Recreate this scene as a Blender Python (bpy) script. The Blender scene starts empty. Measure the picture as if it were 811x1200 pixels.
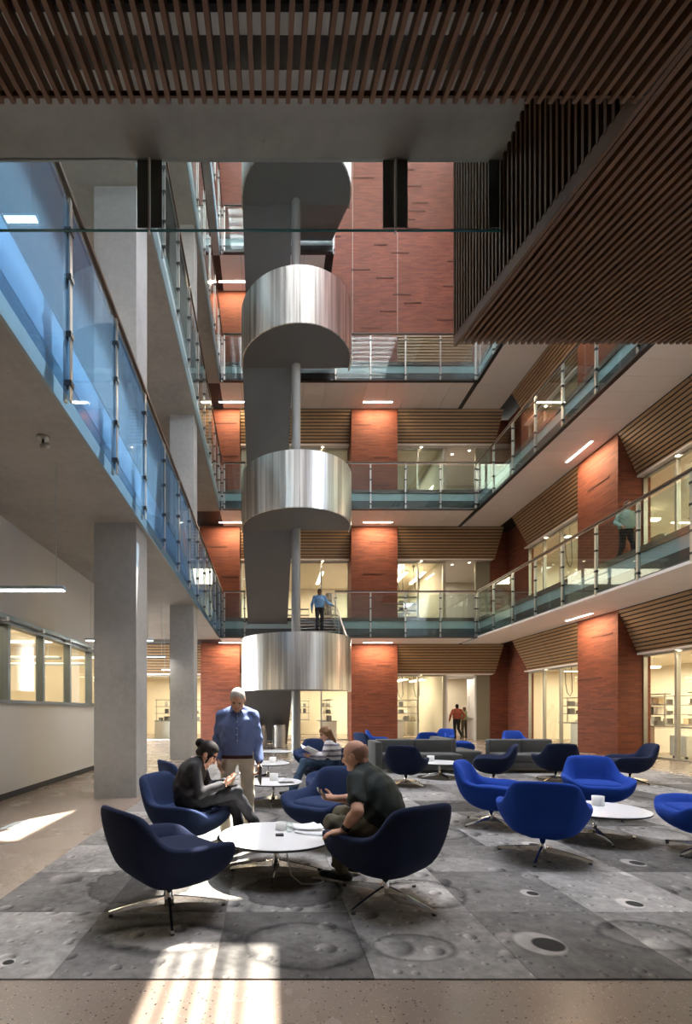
import bpy, bmesh, math, random
import numpy as np
from mathutils import Vector, Matrix
random.seed(7)
PI = math.pi
S = bpy.context.scene
COL = S.collection

# ------------------------------------------------------------------ camera
F_PX, VPX, VPY, EYE = 575.0, 314.0, 833.0, 1.40        # one-point shift-lens view down the atrium
cam_d = bpy.data.cameras.new('camera')
cam = bpy.data.objects.new('camera', cam_d); COL.objects.link(cam)
cam.location = (0, 0, EYE); cam.rotation_euler = (PI/2, 0, 0)
cam_d.sensor_fit = 'HORIZONTAL'; cam_d.sensor_width = 36.0
cam_d.lens = 36.0*F_PX/811.0
cam_d.shift_x = (405.5-VPX)/811.0
cam_d.shift_y = (VPY-600.0)/811.0
cam_d.clip_start = 0.05; cam_d.clip_end = 300
S.camera = cam

# ------------------------------------------------------------------ world, sun, exposure
SUN_DIR = Vector((-0.26, -0.42, -1.0)).normalized()
w = bpy.data.worlds.new('world'); S.world = w; w.use_nodes = True
nt = w.node_tree; nt.nodes.clear()
sky = nt.nodes.new('ShaderNodeTexSky'); sky.sky_type = 'NISHITA'; sky.sun_disc = False
sky.sun_elevation = math.radians(63); sky.sun_rotation = math.radians(25); sky.altitude = 300
bg = nt.nodes.new('ShaderNodeBackground'); bg.inputs[1].default_value = 4.7
wo = nt.nodes.new('ShaderNodeOutputWorld')
hs = nt.nodes.new('ShaderNodeHueSaturation'); hs.inputs['Saturation'].default_value = 0.5     # hazy bright sky
nt.links.new(sky.outputs[0], hs.inputs['Color']); nt.links.new(hs.outputs[0], bg.inputs[0]); nt.links.new(bg.outputs[0], wo.inputs[0])
sl = bpy.data.lights.new('sun', 'SUN'); sl.energy = 26.0; sl.angle = math.radians(0.18); sl.color = (1, .95, .87)
so = bpy.data.objects.new('sun', sl); COL.objects.link(so)
so.rotation_euler = SUN_DIR.to_track_quat('-Z', 'Y').to_euler(); so.location = (6, 14, 40)
# portal over the skylight: guides sampling of the sky only
pl = bpy.data.lights.new('skylight_portal', 'AREA'); pl.shape = 'RECTANGLE'; pl.size = 11.0; pl.size_y = 20.0
pl.cycles.is_portal = True
po = bpy.data.objects.new('skylight_portal', pl); COL.objects.link(po); po.location = (3.4, 12.7, 28.3)
vs = S.view_settings
vs.view_transform = 'Standard'; vs.look = 'None'; vs.gamma = 1.0; vs.use_curve_mapping = False
vs.exposure = 0.55
# ------------------------------------------------------------------ materials
def new_mat(name):
    m = bpy.data.materials.new(name); m.use_nodes = True
    nt = m.node_tree; b = nt.nodes['Principled BSDF']
    return m, nt, b
def N(nt, t, **kw):
    n = nt.nodes.new(t)
    for k, v in kw.items(): setattr(n, k, v)
    return n
def mth(nt, op, a, b=None, c=None, clamp=False):
    n = nt.nodes.new('ShaderNodeMath'); n.operation = op; n.use_clamp = clamp
    for i, v in enumerate((a, b, c)):
        if v is None: continue
        if isinstance(v, (int, float)): n.inputs[i].default_value = v
        else: nt.links.new(v, n.inputs[i])
    return n.outputs[0]
def vmth(nt, op, a, b=None):
    n = nt.nodes.new('ShaderNodeVectorMath'); n.operation = op
    for i, v in enumerate((a, b)):
        if v is None: continue
        if isinstance(v, (tuple, list)): n.inputs[i].default_value = v
        else: nt.links.new(v, n.inputs[i])
    return n
def mixc(nt, fac, a, b, mode='MIX'):
    n = nt.nodes.new('ShaderNodeMix'); n.data_type = 'RGBA'; n.blend_type = mode
    for i, v in ((0, fac), (6, a), (7, b)):
        if isinstance(v, (int, float)): n.inputs[i].default_value = v
        elif isinstance(v, (tuple, list)): n.inputs[i].default_value = (*v[:3], 1)
        else: nt.links.new(v, n.inputs[i])
    return n.outputs[2]
def noise(nt, vec, scale, detail=3, rough=.55):
    n = nt.nodes.new('ShaderNodeTexNoise'); n.inputs['Scale'].default_value = scale
    n.inputs['Detail'].default_value = detail; n.inputs['Roughness'].default_value = rough
    if vec is not None: nt.links.new(vec, n.inputs['Vector'])
    return n.outputs['Fac']
def mapv(nt, vec, scale=(1,1,1), loc=(0,0,0)):
    n = nt.nodes.new('ShaderNodeMapping'); n.inputs['Scale'].default_value = scale; n.inputs['Location'].default_value = loc
    nt.links.new(vec, n.inputs['Vector']); return n.outputs[0]
def bump(nt, b, h, strength=.2, dist=.01):
    n = nt.nodes.new('ShaderNodeBump'); n.inputs['Strength'].default_value = strength; n.inputs['Distance'].default_value = dist
    nt.links.new(h, n.inputs['Height']); nt.links.new(n.outputs[0], b.inputs['Normal'])
def ramp(nt, f, stops):
    n = nt.nodes.new('ShaderNodeValToRGB'); nt.links.new(f, n.inputs[0]); e = n.color_ramp.elements
    while len(e) < len(stops): e.new(.5)
    for i, (p, c) in enumerate(stops): e[i].position = p; e[i].color = (*c, 1) if len(c) == 3 else c
    return n.outputs[0]
def pos(nt): return nt.nodes.new('ShaderNodeNewGeometry').outputs['Position']
def objc(nt): return nt.nodes.new('ShaderNodeTexCoord').outputs['Object']

def simple(name, col, rough=.5, metal=0, var=.12, scale=6, bstr=.08, bscale=60, world=False, spec=.5, stretch=(1,1,1)):
    m, nt, b = new_mat(name)
    v = pos(nt) if world else objc(nt)
    v = mapv(nt, v, stretch)
    n = noise(nt, v, scale)
    c = mixc(nt, n, [x*(1-var) for x in col], [min(1, x*(1+var)) for x in col])
    nt.links.new(c, b.inputs['Base Color'])
    b.inputs['Roughness'].default_value = rough; b.inputs['Metallic'].default_value = metal
    b.inputs['Specular IOR Level'].default_value = spec
    if bstr: bump(nt, b, noise(nt, v, bscale, 2), bstr, .004)
    return m
def emit(name, col, strength):
    m, nt, b = new_mat(name)
    b.inputs['Base Color'].default_value = (*col, 1); b.inputs['Emission Color'].default_value = (*col, 1)
    n = noise(nt, objc(nt), 3); s = mth(nt, 'MULTIPLY_ADD', n, strength*.1, strength*.95)
    nt.links.new(s, b.inputs['Emission Strength'])
    return m
def glass(name, tint, refl=1.0, rough=.02, haze=0.0, hazecol=(.5,.6,.65)):
    m = bpy.data.materials.new(name); m.use_nodes = True; nt = m.node_tree; nt.nodes.clear()
    out = nt.nodes.new('ShaderNodeOutputMaterial')
    tr = nt.nodes.new('ShaderNodeBsdfTransparent')
    nz = noise(nt, pos(nt), 1.5)
    c = mixc(nt, nz, [x*.97 for x in tint], tint); nt.links.new(c, tr.inputs[0])
    gl = nt.nodes.new('ShaderNodeBsdfGlossy'); gl.inputs['Roughness'].default_value = rough
    gl.inputs['Color'].default_value = (.92, .97, 1, 1)
    fr = nt.nodes.new('ShaderNodeFresnel'); ge = nt.nodes.new('ShaderNodeNewGeometry'); nt.links.new(mth(nt, 'MULTIPLY_ADD', ge.outputs['Backfacing'], 1/1.5-1.5, 1.5), fr.inputs['IOR'])
    f = mth(nt, 'MULTIPLY', fr.outputs[0], refl, clamp=True)
    mx = nt.nodes.new('ShaderNodeMixShader'); nt.links.new(f, mx.inputs[0])
    nt.links.new(tr.outputs[0], mx.inputs[1]); nt.links.new(gl.outputs[0], mx.inputs[2])
    o = mx.outputs[0]
    if haze:
        df = nt.nodes.new('ShaderNodeBsdfDiffuse'); df.inputs[0].default_value = (*hazecol, 1)
        m2 = nt.nodes.new('ShaderNodeMixShader'); m2.inputs[0].default_value = haze
        nt.links.new(o, m2.inputs[1]); nt.links.new(df.outputs[0], m2.inputs[2]); o = m2.outputs[0]
    nt.links.new(o, out.inputs[0]); return m

M = {}
def concrete(name, col, board=0.0):
    m, nt, b = new_mat(name); p = pos(nt)
    n1 = noise(nt, p, .9, 5, .6); n2 = noise(nt, p, 9, 4, .65)
    f = mth(nt, 'MULTIPLY_ADD', n2, .4, mth(nt, 'MULTIPLY', n1, .6))
    c = ramp(nt, f, [(.25, [x*.72 for x in col]), (.5, col), (.75, [min(1, x*1.22) for x in col])])
    vo = nt.nodes.new('ShaderNodeTexVoronoi'); vo.inputs['Scale'].default_value = 7; nt.links.new(p, vo.inputs['Vector'])
    pit = mth(nt, 'LESS_THAN', vo.outputs['Distance'], .06)
    pit = mth(nt, 'MULTIPLY', pit, mth(nt, 'GREATER_THAN', n2, .55))
    c = mixc(nt, mth(nt, 'MULTIPLY', pit, .45), c, [x*.35 for x in col])
    nt.links.new(c, b.inputs['Base Color']); b.inputs['Roughness'].default_value = .75
    bump(nt, b, f, .15, .02); return m
M['concrete'] = concrete('concrete', (.40, .395, .38))
M['concrete_warm'] = concrete('concrete_warm', (.37, .345, .31))
def brick(name, cols, mortar):
    m, nt, b = new_mat(name); p = pos(nt)
    sx = nt.nodes.new('ShaderNodeSeparateXYZ'); nt.links.new(p, sx.inputs[0])
    u = mth(nt, 'ADD', sx.outputs[0], sx.outputs[1])
    cb = nt.nodes.new('ShaderNodeCombineXYZ'); nt.links.new(u, cb.inputs[0]); nt.links.new(sx.outputs[2], cb.inputs[1])
    br = nt.nodes.new('ShaderNodeTexBrick'); nt.links.new(cb.outputs[0], br.inputs['Vector'])
    br.inputs['Color1'].default_value = (*cols[0], 1); br.inputs['Color2'].default_value = (*cols[1], 1)
    br.inputs['Mortar'].default_value = (*mortar, 1)
    br.inputs['Scale'].default_value = 1; br.inputs['Mortar Size'].default_value = .007; br.inputs['Bias'].default_value = 0
    br.inputs['Brick Width'].default_value = .40; br.inputs['Row Height'].default_value = .068
    br.offset = .5
    st = noise(nt, mapv(nt, p, (1.2, 1.2, 16)), 1.0, 3)
    big = noise(nt, p, .8, 3)
    k = mth(nt, 'MULTIPLY_ADD', st, .75, mth(nt, 'MULTIPLY_ADD', big, .4, .42))
    c = mixc(nt, 1.0, br.outputs['Color'], k, 'MULTIPLY')
    nt.links.new(c, b.inputs['Base Color']); b.inputs['Roughness'].default_value = .8
    bump(nt, b, br.outputs['Fac'], -.5, .01); return m
M['brick'] = brick('brick', ((.235, .062, .026), (.155, .037, .017)), (.11, .045, .03))
M['slot_shade'] = simple('slot_shade', (.10, .035, .02), .85)  # shade inside recessed wall slots, put into a dark colour
M['white_wall'] = simple('white_wall', (.66, .65, .62), .7, world=True, var=.04, scale=1.5)
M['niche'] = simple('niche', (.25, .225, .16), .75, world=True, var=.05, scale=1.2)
M['cream'] = simple('cream', (.80, .72, .57), .7, world=True, var=.05, scale=1.2)
M['plaster'] = simple('plaster', (.50, .46, .38), .75, world=True, var=.05, scale=1.2)
M['soffit'] = simple('soffit', (.82, .77, .73), .55, world=True, var=.04, scale=2)
M['wood'] = simple('wood', (.095, .040, .014), .5, var=.35, scale=5, stretch=(3, .6, 3))
M['wood_ceiling'] = simple('wood_ceiling', (.115, .047, .015), .5, var=.35, scale=4, stretch=(4, .4, 4))
M['wood_rail'] = simple('wood_rail', (.085, .045, .027), .4, var=.25, scale=5)
M['slat'] = simple('slat', (.33, .205, .105), .55, var=.22, scale=4, world=True, stretch=(1, 1, 6))
M['black'] = simple('black', (.012, .011, .010), .7)
M['dark_metal'] = simple('dark_metal', (.035, .035, .036), .45, .3)
M['stair_grey'] = simple('stair_grey', (.15, .15, .15), .5, .1, var=.08, world=True, scale=1)
M['bracket'] = simple('bracket', (.045, .033, .028), .5)
M['pole'] = simple('pole', (.33, .33, .325), .45, .2, var=.05)
M['steel'] = simple('steel', (.52, .51, .49), .28, .9, var=.1)
M['chrome'] = simple('chrome', (.80, .79, .77), .10, 1.0, var=.04)
M['post'] = simple('post', (.52, .51, .48), .32, .85, var=.12)
M['fascia'] = simple('fascia', (.42, .52, .53), .5, world=True, var=.08, scale=1.5)
M['fascia_dark'] = simple('fascia_dark', (.07, .068, .064), .5, world=True)
M['fascia_brown'] = simple('fascia_brown', (.13, .095, .075), .5, world=True)
M['slab_edge'] = simple('slab_edge', (.74, .76, .77), .5, world=True, var=.05)
M['baseboard'] = simple('baseboard', (.03, .035, .04), .5)
M['frame_grey'] = simple('frame_grey', (.22, .25, .26), .4, .5)
M['frame_alu'] = simple('frame_alu', (.40, .38, .33), .4, .6)
M['rail_blue'] = simple('rail_blue', (.32, .40, .43), .4, .3)
M['glass'] = glass('glass', (.86, .93, .93), 1.0)
M['glass_blue'] = glass('glass_blue', (.60, .76, .90), .6, .03, .15, (.20, .38, .58))
M['glass_clear'] = glass('glass_clear', (.95, .97, .95), .8)
M['glass_dim'] = glass('glass_dim', (.93, .97, .96), .7)
M['glass_edge'] = simple('glass_edge', (.02, .12, .12), .2)
def drum_mat():
    m, nt, b = new_mat('drum_steel'); p = pos(nt)
    n = noise(nt, mapv(nt, p, (3.0, 3.0, .05)), 2.2, 3, .55)
    c = mixc(nt, mth(nt, 'MULTIPLY_ADD', n, 4.0, -1.5, clamp=True), (.46, .44, .42), (.95, .93, .90)); nt.links.new(c, b.inputs['Base Color'])  # vertical streaks: bright and dark reflections painted into the steel colour
    b.inputs['Metallic'].default_value = 1.0
    f = noise(nt, mapv(nt, p, (1, 1, 90)), 3, 2)
    nt.links.new(mth(nt, 'MULTIPLY_ADD', f, .14, .24), b.inputs['Roughness'])
    bump(nt, b, n, .30, .05); return m
M['drum'] = drum_mat()
def terrazzo():
    m, nt, b = new_mat('terrazzo'); p = pos(nt)
    base = noise(nt, p, .7, 4)
    c = mixc(nt, base, (.25, .185, .14), (.37, .295, .235))
    fine = noise(nt, p, 45, 4, .7); c = mixc(nt, mth(nt, 'MULTIPLY', fine, .5), c, (.12, .09, .075))
    for sc, th, colr, a in ((38, .20, (.03, .024, .02), .8), (60, .22, (.55, .48, .40), .45), (21, .13, (.07, .05, .04), .7)):
        vo = nt.nodes.new('ShaderNodeTexVoronoi'); vo.inputs['Scale'].default_value = sc; nt.links.new(p, vo.inputs['Vector'])
        k = mth(nt, 'LESS_THAN', vo.outputs['Distance'], th)
        hs = nt.nodes.new('ShaderNodeSeparateColor'); nt.links.new(vo.outputs['Color'], hs.inputs[0])
        k = mth(nt, 'MULTIPLY', k, mth(nt, 'GREATER_THAN', hs.outputs[0], .55))
        c = mixc(nt, mth(nt, 'MULTIPLY', k, a), c, colr)
    nt.links.new(c, b.inputs['Base Color'])
    nt.links.new(mth(nt, 'MULTIPLY_ADD', base, .2, .16), b.inputs['Roughness'])
    return m
M['floor'] = terrazzo()

# printed carpet: a photograph of a cratered grey landscape on every tile
CRATERS = [ # x, y, rx, ry, rim darkness, floor lightness, ragged, kind
    (-1.02, 3.95, .42, .46, 'dark', .35), (-.62, 3.02, .46, .20, 'splash', .3), (.22, 2.93, .38, .30, 'rim', .12),
    (.86, 2.89, .26, .18, 'bowl', .06), (.20, 3.80, .40, .34, 'dark', .25), (1.70, 4.45, .5, .22, 'pale', .1),
    (1.2, 3.75, .3, .3, 'rim', .2), (-.3, 6.4, .45, .5, 'rim', .2), (3.0, 6.9, .5, .6, 'dark', .25), (4.4, 5.6, .35, .4, 'bowl', .1),
    (2.4, 8.2, .6, .7, 'pale', .2), (5.4, 7.7, .7, .7, 'rim', .2),
    (1.63, 2.94, .15, .16, 'hole', .05), (2.62, 3.55, .09, .10, 'hole', .05), (2.9, 3.1, .06, .06, 'hole', .05), (2.0, 3.75, .07, .08, 'hole', .05), (-1.72, 2.92, .08, .09, 'hole', .05), (3.35, 4.5, .10, .12, 'hole', .05), (2.75, 5.1, .10, .14, 'hole', .05),
    (-1.45, 2.72, .05, .05, 'hole', .05), (3.9, 4.1, .12, .14, 'hole', .05), (2.35, 3.05, .30, .22, 'bowl', .12), (-1.55, 5.6, .30, .45, 'dark', .3), (1.9, 5.6, .35, .3, 'rim', .2)]
def carpet():
    m, nt, b = new_mat('carpet'); p = pos(nt)
    oi = nt.nodes.new('ShaderNodeObjectInfo')
    rnd = oi.outputs['Random']
    sh = vmth(nt, 'ADD', p, vmth(nt, 'MULTIPLY', oi.outputs['Location'], (3.7, 5.1, 0)).outputs[0]).outputs[0]
    base = noise(nt, sh, 1.6, 6, .62)
    fine = noise(nt, sh, 12, 5, .7)
    v = mth(nt, 'MULTIPLY_ADD', fine, .45, mth(nt, 'MULTIPLY', base, .55))
    tone = mth(nt, 'MULTIPLY_ADD', mth(nt, 'POWER', rnd, 1.3), .24, .082)
    val = mth(nt, 'MULTIPLY', tone, mth(nt, 'MULTIPLY_ADD', v, 3.4, -.7))
    # small bowl craters, lit from the left as in the print
    for sc, rr, amp, keep in ((1.3, .17, 1.1, .30), (3.2, .08, 1.0, .50), (8.0, .030, .8, .5)):
        vo = nt.nodes.new('ShaderNodeTexVoronoi'); vo.voronoi_dimensions = '2D'; vo.inputs['Scale'].default_value = sc
        nt.links.new(sh, vo.inputs['Vector'])
        d = vmth(nt, 'SUBTRACT', vmth(nt, 'SCALE', sh).outputs[0], vmth(nt, 'SCALE', vo.outputs['Position']).outputs[0])
        d.inputs[0].links[0].from_node.inputs['Scale'].default_value = 1.0
        d.inputs[1].links[0].from_node.inputs['Scale'].default_value = 1.0
        hs = nt.nodes.new('ShaderNodeSeparateColor'); nt.links.new(vo.outputs['Color'], hs.inputs[0])
        r = mth(nt, 'MULTIPLY_ADD', hs.outputs[1], rr*.6, rr*.4)
        dist = mth(nt, 'DIVIDE', vo.outputs['Distance'], sc)
        t = mth(nt, 'DIVIDE', dist, r)
        mask = mth(nt, 'SUBTRACT', 1.0, t, clamp=True)
        mask = mth(nt, 'MULTIPLY', mth(nt, 'MULTIPLY', mask, 4, clamp=True), mth(nt, 'GREATER_THAN', hs.outputs[0], keep))
        sxy = nt.nodes.new('ShaderNodeSeparateXYZ'); nt.links.new(d.outputs[0], sxy.inputs[0])
        shd = mth(nt, 'DIVIDE', mth(nt, 'MULTIPLY_ADD', sxy.outputs[1], -.5, mth(nt, 'MULTIPLY', sxy.outputs[0], .9)), r)
        shd = mth(nt, 'MULTIPLY', mth(nt, 'MULTIPLY', shd, -amp), mask)
        val = mth(nt, 'MULTIPLY', val, mth(nt, 'ADD', shd, 1.0, clamp=False))
    sx = nt.nodes.new('ShaderNodeSeparateXYZ'); nt.links.new(p, sx.inputs[0])
    for (cx, cy, rx, ry, kind, rag) in CRATERS:
        dx = mth(nt, 'DIVIDE', mth(nt, 'SUBTRACT', sx.outputs[0], cx), rx)
        dy = mth(nt, 'DIVIDE', mth(nt, 'SUBTRACT', sx.outputs[1], cy), ry)
        r = mth(nt, 'SQRT', mth(nt, 'ADD', mth(nt, 'MULTIPLY', dx, dx), mth(nt, 'MULTIPLY', dy, dy)))
        rn = noise(nt, p, 5.5, 5, .65)
        r = mth(nt, 'ADD', r, mth(nt, 'MULTIPLY', mth(nt, 'SUBTRACT', rn, .5), rag*2.2))
        if kind == 'dark':
            k = mth(nt, 'MULTIPLY', mth(nt, 'SUBTRACT', 1.0, r), 9, clamp=True)
            val = mth(nt, 'MULTIPLY', val, mth(nt, 'MULTIPLY_ADD', k, -.5, 1.0))
            e = mth(nt, 'SUBTRACT', 1.0, mth(nt, 'MULTIPLY', mth(nt, 'ABSOLUTE', mth(nt, 'SUBTRACT', r, .93)), 14), clamp=True)
            val = mth(nt, 'MULTIPLY', val, mth(nt, 'MULTIPLY_ADD', e, -.55, 1.0))
        elif kind in ('rim', 'splash'):
            wd = 9 if kind == 'rim' else 3.2
            e = mth(nt, 'SUBTRACT', 1.0, mth(nt, 'MULTIPLY', mth(nt, 'ABSOLUTE', mth(nt, 'SUBTRACT', r, .95)), wd), clamp=True)
            e = mth(nt, 'MULTIPLY', e, mth(nt, 'MULTIPLY_ADD', rn, 2.4, -.55, clamp=True))
            val = mth(nt, 'MULTIPLY', val, mth(nt, 'MULTIPLY_ADD', e, -.92, 1.0))
            k = mth(nt, 'MULTIPLY', mth(nt, 'SUBTRACT', .82, r), 6, clamp=True)
            val = mth(nt, 'MULTIPLY', val, mth(nt, 'MULTIPLY_ADD', k, .55, 1.0))
        elif kind == 'hole':
            k = mth(nt, 'MULTIPLY', mth(nt, 'SUBTRACT', 1.0, r), 6, clamp=True)
            ux = mth(nt, 'DIVIDE', mth(nt, 'SUBTRACT', dx, .28), .66); uy = mth(nt, 'DIVIDE', mth(nt, 'ADD', dy, .1), .6)
            r2 = mth(nt, 'SQRT', mth(nt, 'ADD', mth(nt, 'MULTIPLY', ux, ux), mth(nt, 'MULTIPLY', uy, uy)))
            dk = mth(nt, 'MULTIPLY', mth(nt, 'SUBTRACT', 1.0, r2), 6, clamp=True)
            val = mth(nt, 'MULTIPLY_ADD', k, .22, val); val = mth(nt, 'MULTIPLY', val, mth(nt, 'MULTIPLY_ADD', dk, -.95, 1.0))
        elif kind == 'bowl':
            k = mth(nt, 'MULTIPLY', mth(nt, 'SUBTRACT', 1.0, r), 5, clamp=True)
            val = mth(nt, 'ADD', val, mth(nt, 'MULTIPLY', mth(nt, 'MULTIPLY', mth(nt, 'MULTIPLY_ADD', dy, -.8, mth(nt, 'MULTIPLY', dx, -.4)), .12), k))
            e = mth(nt, 'SUBTRACT', 1.0, mth(nt, 'MULTIPLY', mth(nt, 'ABSOLUTE', mth(nt, 'SUBTRACT', r, .9)), 8), clamp=True)
            val = mth(nt, 'MULTIPLY', val, mth(nt, 'MULTIPLY_ADD', e, -.5, 1.0))
        else:
            k = mth(nt, 'MULTIPLY', mth(nt, 'SUBTRACT', 1.0, r), 6, clamp=True)
            val = mth(nt, 'MULTIPLY_ADD', k, .07, val)
    val = mth(nt, 'MAXIMUM', val, .02)
    cb = nt.nodes.new('ShaderNodeCombineXYZ')
    nt.links.new(val, cb.inputs[0]); nt.links.new(mth(nt, 'MULTIPLY', val, .925), cb.inputs[1]); nt.links.new(mth(nt, 'MULTIPLY', val, .84), cb.inputs[2])
    nt.links.new(cb.outputs[0], b.inputs['Base Color']); b.inputs['Roughness'].default_value = .8
    b.inputs['Specular IOR Level'].default_value = .25
    bump(nt, b, noise(nt, p, 220, 2), .15, .003); return m
M['carpet'] = carpet()
def fabric(name, col):
    m, nt, b = new_mat(name); v = objc(nt)
    n = noise(nt, v, 5, 3); wv = noise(nt, v, 160, 2)
    c = mixc(nt, n, [x*.85 for x in col], [x*1.15 for x in col]); nt.links.new(c, b.inputs['Base Color'])
    b.inputs['Roughness'].default_value = .9; b.inputs['Specular IOR Level'].default_value = .2
    b.inputs['Sheen Weight'].default_value = .25; b.inputs['Sheen Tint'].default_value = (*[min(1, x*3) for x in col], 1)
    bump(nt, b, wv, .25, .003); return m
M['navy'] = fabric('navy', (.020, .034, .085))
M['navy_dark'] = fabric('navy_dark', (.012, .018, .045))
M['royal'] = fabric('royal', (.013, .052, .29))
M['sofa'] = fabric('sofa', (.085, .085, .08))
M['table_white'] = simple('table_white', (.82, .81, .79), .25, var=.02)
M['table_edge'] = simple('table_edge', (.03, .03, .032), .5)
M['ceramic'] = simple('ceramic', (.85, .84, .80), .35, var=.03)
M['paper'] = simple('paper', (.86, .85, .83), .7, var=.03)
M['cord'] = simple('cord', (.62, .60, .54), .5)
M['lamp_cool'] = emit('lamp_cool', (1, .97, .90), 9)
M['lamp_warm'] = emit('lamp_warm', (1, .84, .60), 16)
M['lamp_lab'] = emit('lamp_lab', (1, .86, .62), 6)
M['lamp_body'] = simple('lamp_body', (.42, .50, .54), .4, .3)
M['lab_white'] = simple('lab_white', (.80, .76, .66), .5, var=.04)
M['lab_wood'] = simple('lab_wood', (.55, .42, .26), .5)
M['lab_grey'] = simple('lab_grey', (.22, .21, .19), .5)
M['lab_dark'] = simple('lab_dark', (.05, .048, .045), .5)
M['door_white'] = simple('door_white', (.72, .71, .70), .45, var=.03)
# people
for k, c in dict(skin=(.56, .31, .21), skin_tan=(.54, .30, .20), skin_dark=(.13, .065, .04), hair_grey=(.40, .37, .33), hair_black=(.018, .013, .011), hair_brown=(.20, .10, .045),
                 hair_short=(.10, .06, .04), hair_stub=(.36, .20, .14), shirt_blue=(.125, .17, .33), shirt_sky=(.17, .33, .58), cardigan=(.030, .028, .030), blouse=(.62, .47, .40), tee=(.018, .023, .019), shirt_red=(.33, .085, .055),
                 shirt_green=(.24, .30, .13), shirt_mint=(.27, .38, .31), khaki=(.55, .49, .38), olive=(.115, .10, .065), jeans=(.055, .095, .15), black_pants=(.022, .022, .026), denim=(.25, .37, .5),
                 shoe=(.02, .018, .016), belt=(.05, .02, .014), stripe=(.40, .38, .38), purple=(.10, .04, .22), lips=(.42, .16, .12), eye=(.10, .06, .045), watch=(.01, .01, .01)).items():
    M[k] = simple(k, c, .35 if k in ('shoe', 'watch') else .75, var=.10, scale=7, bstr=(.03 if k.startswith('skin') else .35), bscale=(80 if k.startswith('skin') else 18), spec=.25)
def striped():
    m, nt, b = new_mat('knit_stripe'); v = objc(nt); sx = nt.nodes.new('ShaderNodeSeparateXYZ'); nt.links.new(v, sx.inputs[0])
    t = mth(nt, 'FRACT', mth(nt, 'MULTIPLY', sx.outputs[2], 11))
    nt.links.new(mixc(nt, mth(nt, 'LESS_THAN', t, .4), (.62, .58, .55), (.16, .15, .18)), b.inputs['Base Color'])
    b.inputs['Roughness'].default_value = .9; return m
M['stripe'] = striped()

# ------------------------------------------------------------------ mesh helpers
class MB:
    def __init__(s): s.v = []; s.f = []
    def box(s, x0, x1, y0, y1, z0, z1):
        n = len(s.v)
        s.v += [(x0,y0,z0),(x1,y0,z0),(x1,y1,z0),(x0,y1,z0),(x0,y0,z1),(x1,y0,z1),(x1,y1,z1),(x0,y1,z1)]
        s.f += [tuple(n+i for i in q) for q in ((3,2,1,0),(4,5,6,7),(0,1,5,4),(1,2,6,5),(2,3,7,6),(3,0,4,7))]
        return s
    def bar(s, a, b, w, h, up=(0,0,1)):
        a = Vector(a); b = Vector(b); d = (b-a).normalized(); u = Vector(up)
        r = d.cross(u)
        if r.length < 1e-4: r = d.cross(Vector((0,1,0)))
        r.normalize(); u = r.cross(d)
        n = len(s.v)
        for p in (a, b):
            for sx, sz in ((-1,-1),(1,-1),(1,1),(-1,1)):
                s.v.append(tuple(p+r*(w/2*sx)+u*(h/2*sz)))
        s.f += [tuple(n+i for i in q) for q in ((0,1,2,3),(7,6,5,4),(0,4,5,1),(1,5,6,2),(2,6,7,3),(3,7,4,0))]
        return s
    def tube(s, pts, r, n=8, caps=True):
        pts = [Vector(p) for p in pts]; rs = r if isinstance(r, (list, tuple)) else [r]*len(pts)
        base = len(s.v); prev = None
        for i, p in enumerate(pts):
            d = (pts[min(i+1, len(pts)-1)]-pts[max(i-1, 0)]).normalized()
            if prev is None:
                x = d.cross(Vector((0,0,1)))
                if x.length < .05: x = d.cross(Vector((1,0,0)))
            else: x = prev - d*prev.dot(d)
            x.normalize(); prev = x; y = d.cross(x)
            for k in range(n):
                a = 2*PI*k/n; s.v.append(tuple(p+(x*math.cos(a)+y*math.sin(a))*rs[i]))
        for i in range(len(pts)-1):
            for k in range(n):
                k2 = (k+1) % n; s.f.append((base+i*n+k, base+i*n+k2, base+(i+1)*n+k2, base+(i+1)*n+k))
        if caps:
            s.f.append(tuple(base+k for k in range(n))[::-1]); s.f.append(tuple(base+(len(pts)-1)*n+k for k in range(n)))
        return s
    def lathe(s, prof, n=32, c=(0,0,0)):
        base = len(s.v); m = len(prof)
        for k in range(n):
            a = 2*PI*k/n
            for (r, z) in prof: s.v.append((c[0]+r*math.cos(a), c[1]+r*math.sin(a), c[2]+z))
        for k in range(n):
            k2 = (k+1) % n
            for i in range(m-1):
                s.f.append((base+k*m+i, base+k2*m+i, base+k2*m+i+1, base+k*m+i+1))
        return s
    def prism(s, poly, z0, z1):
        n = len(s.v); k = len(poly)
        s.v += [(x, y, z0) for x, y in poly]+[(x, y, z1) for x, y in poly]
        s.f.append(tuple(n+i for i in range(k))[::-1]); s.f.append(tuple(n+k+i for i in range(k)))
        for i in range(k): j = (i+1) % k; s.f.append((n+i, n+j, n+k+j, n+k+i))
        return s
    def mesh(s, name, smooth=False):
        me = bpy.data.meshes.new(name); me.from_pydata(s.v, [], s.f); me.update()
        if smooth: me.polygons.foreach_set('use_smooth', [True]*len(me.polygons))
        return me
    def build(s, name, mat, parent=None, smooth=False):
        return link(name, s.mesh(name, smooth), mat, parent)
def link(name, me, mat, parent=None):
    if mat is not None and not me.materials: me.materials.append(M[mat] if isinstance(mat, str) else mat)
    o = bpy.data.objects.new(name, me); COL.objects.link(o)
    if parent is not None: o.parent = parent
    return o
def autosmooth(me, ang=40):
    bm = bmesh.new(); bm.from_mesh(me); bmesh.ops.recalc_face_normals(bm, faces=bm.faces)
    for e in bm.edges:
        e.smooth = not (len(e.link_faces) == 2 and e.calc_face_angle(0) > math.radians(ang))
    for f in bm.faces: f.smooth = True
    bm.to_mesh(me); bm.free(); return me
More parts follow.
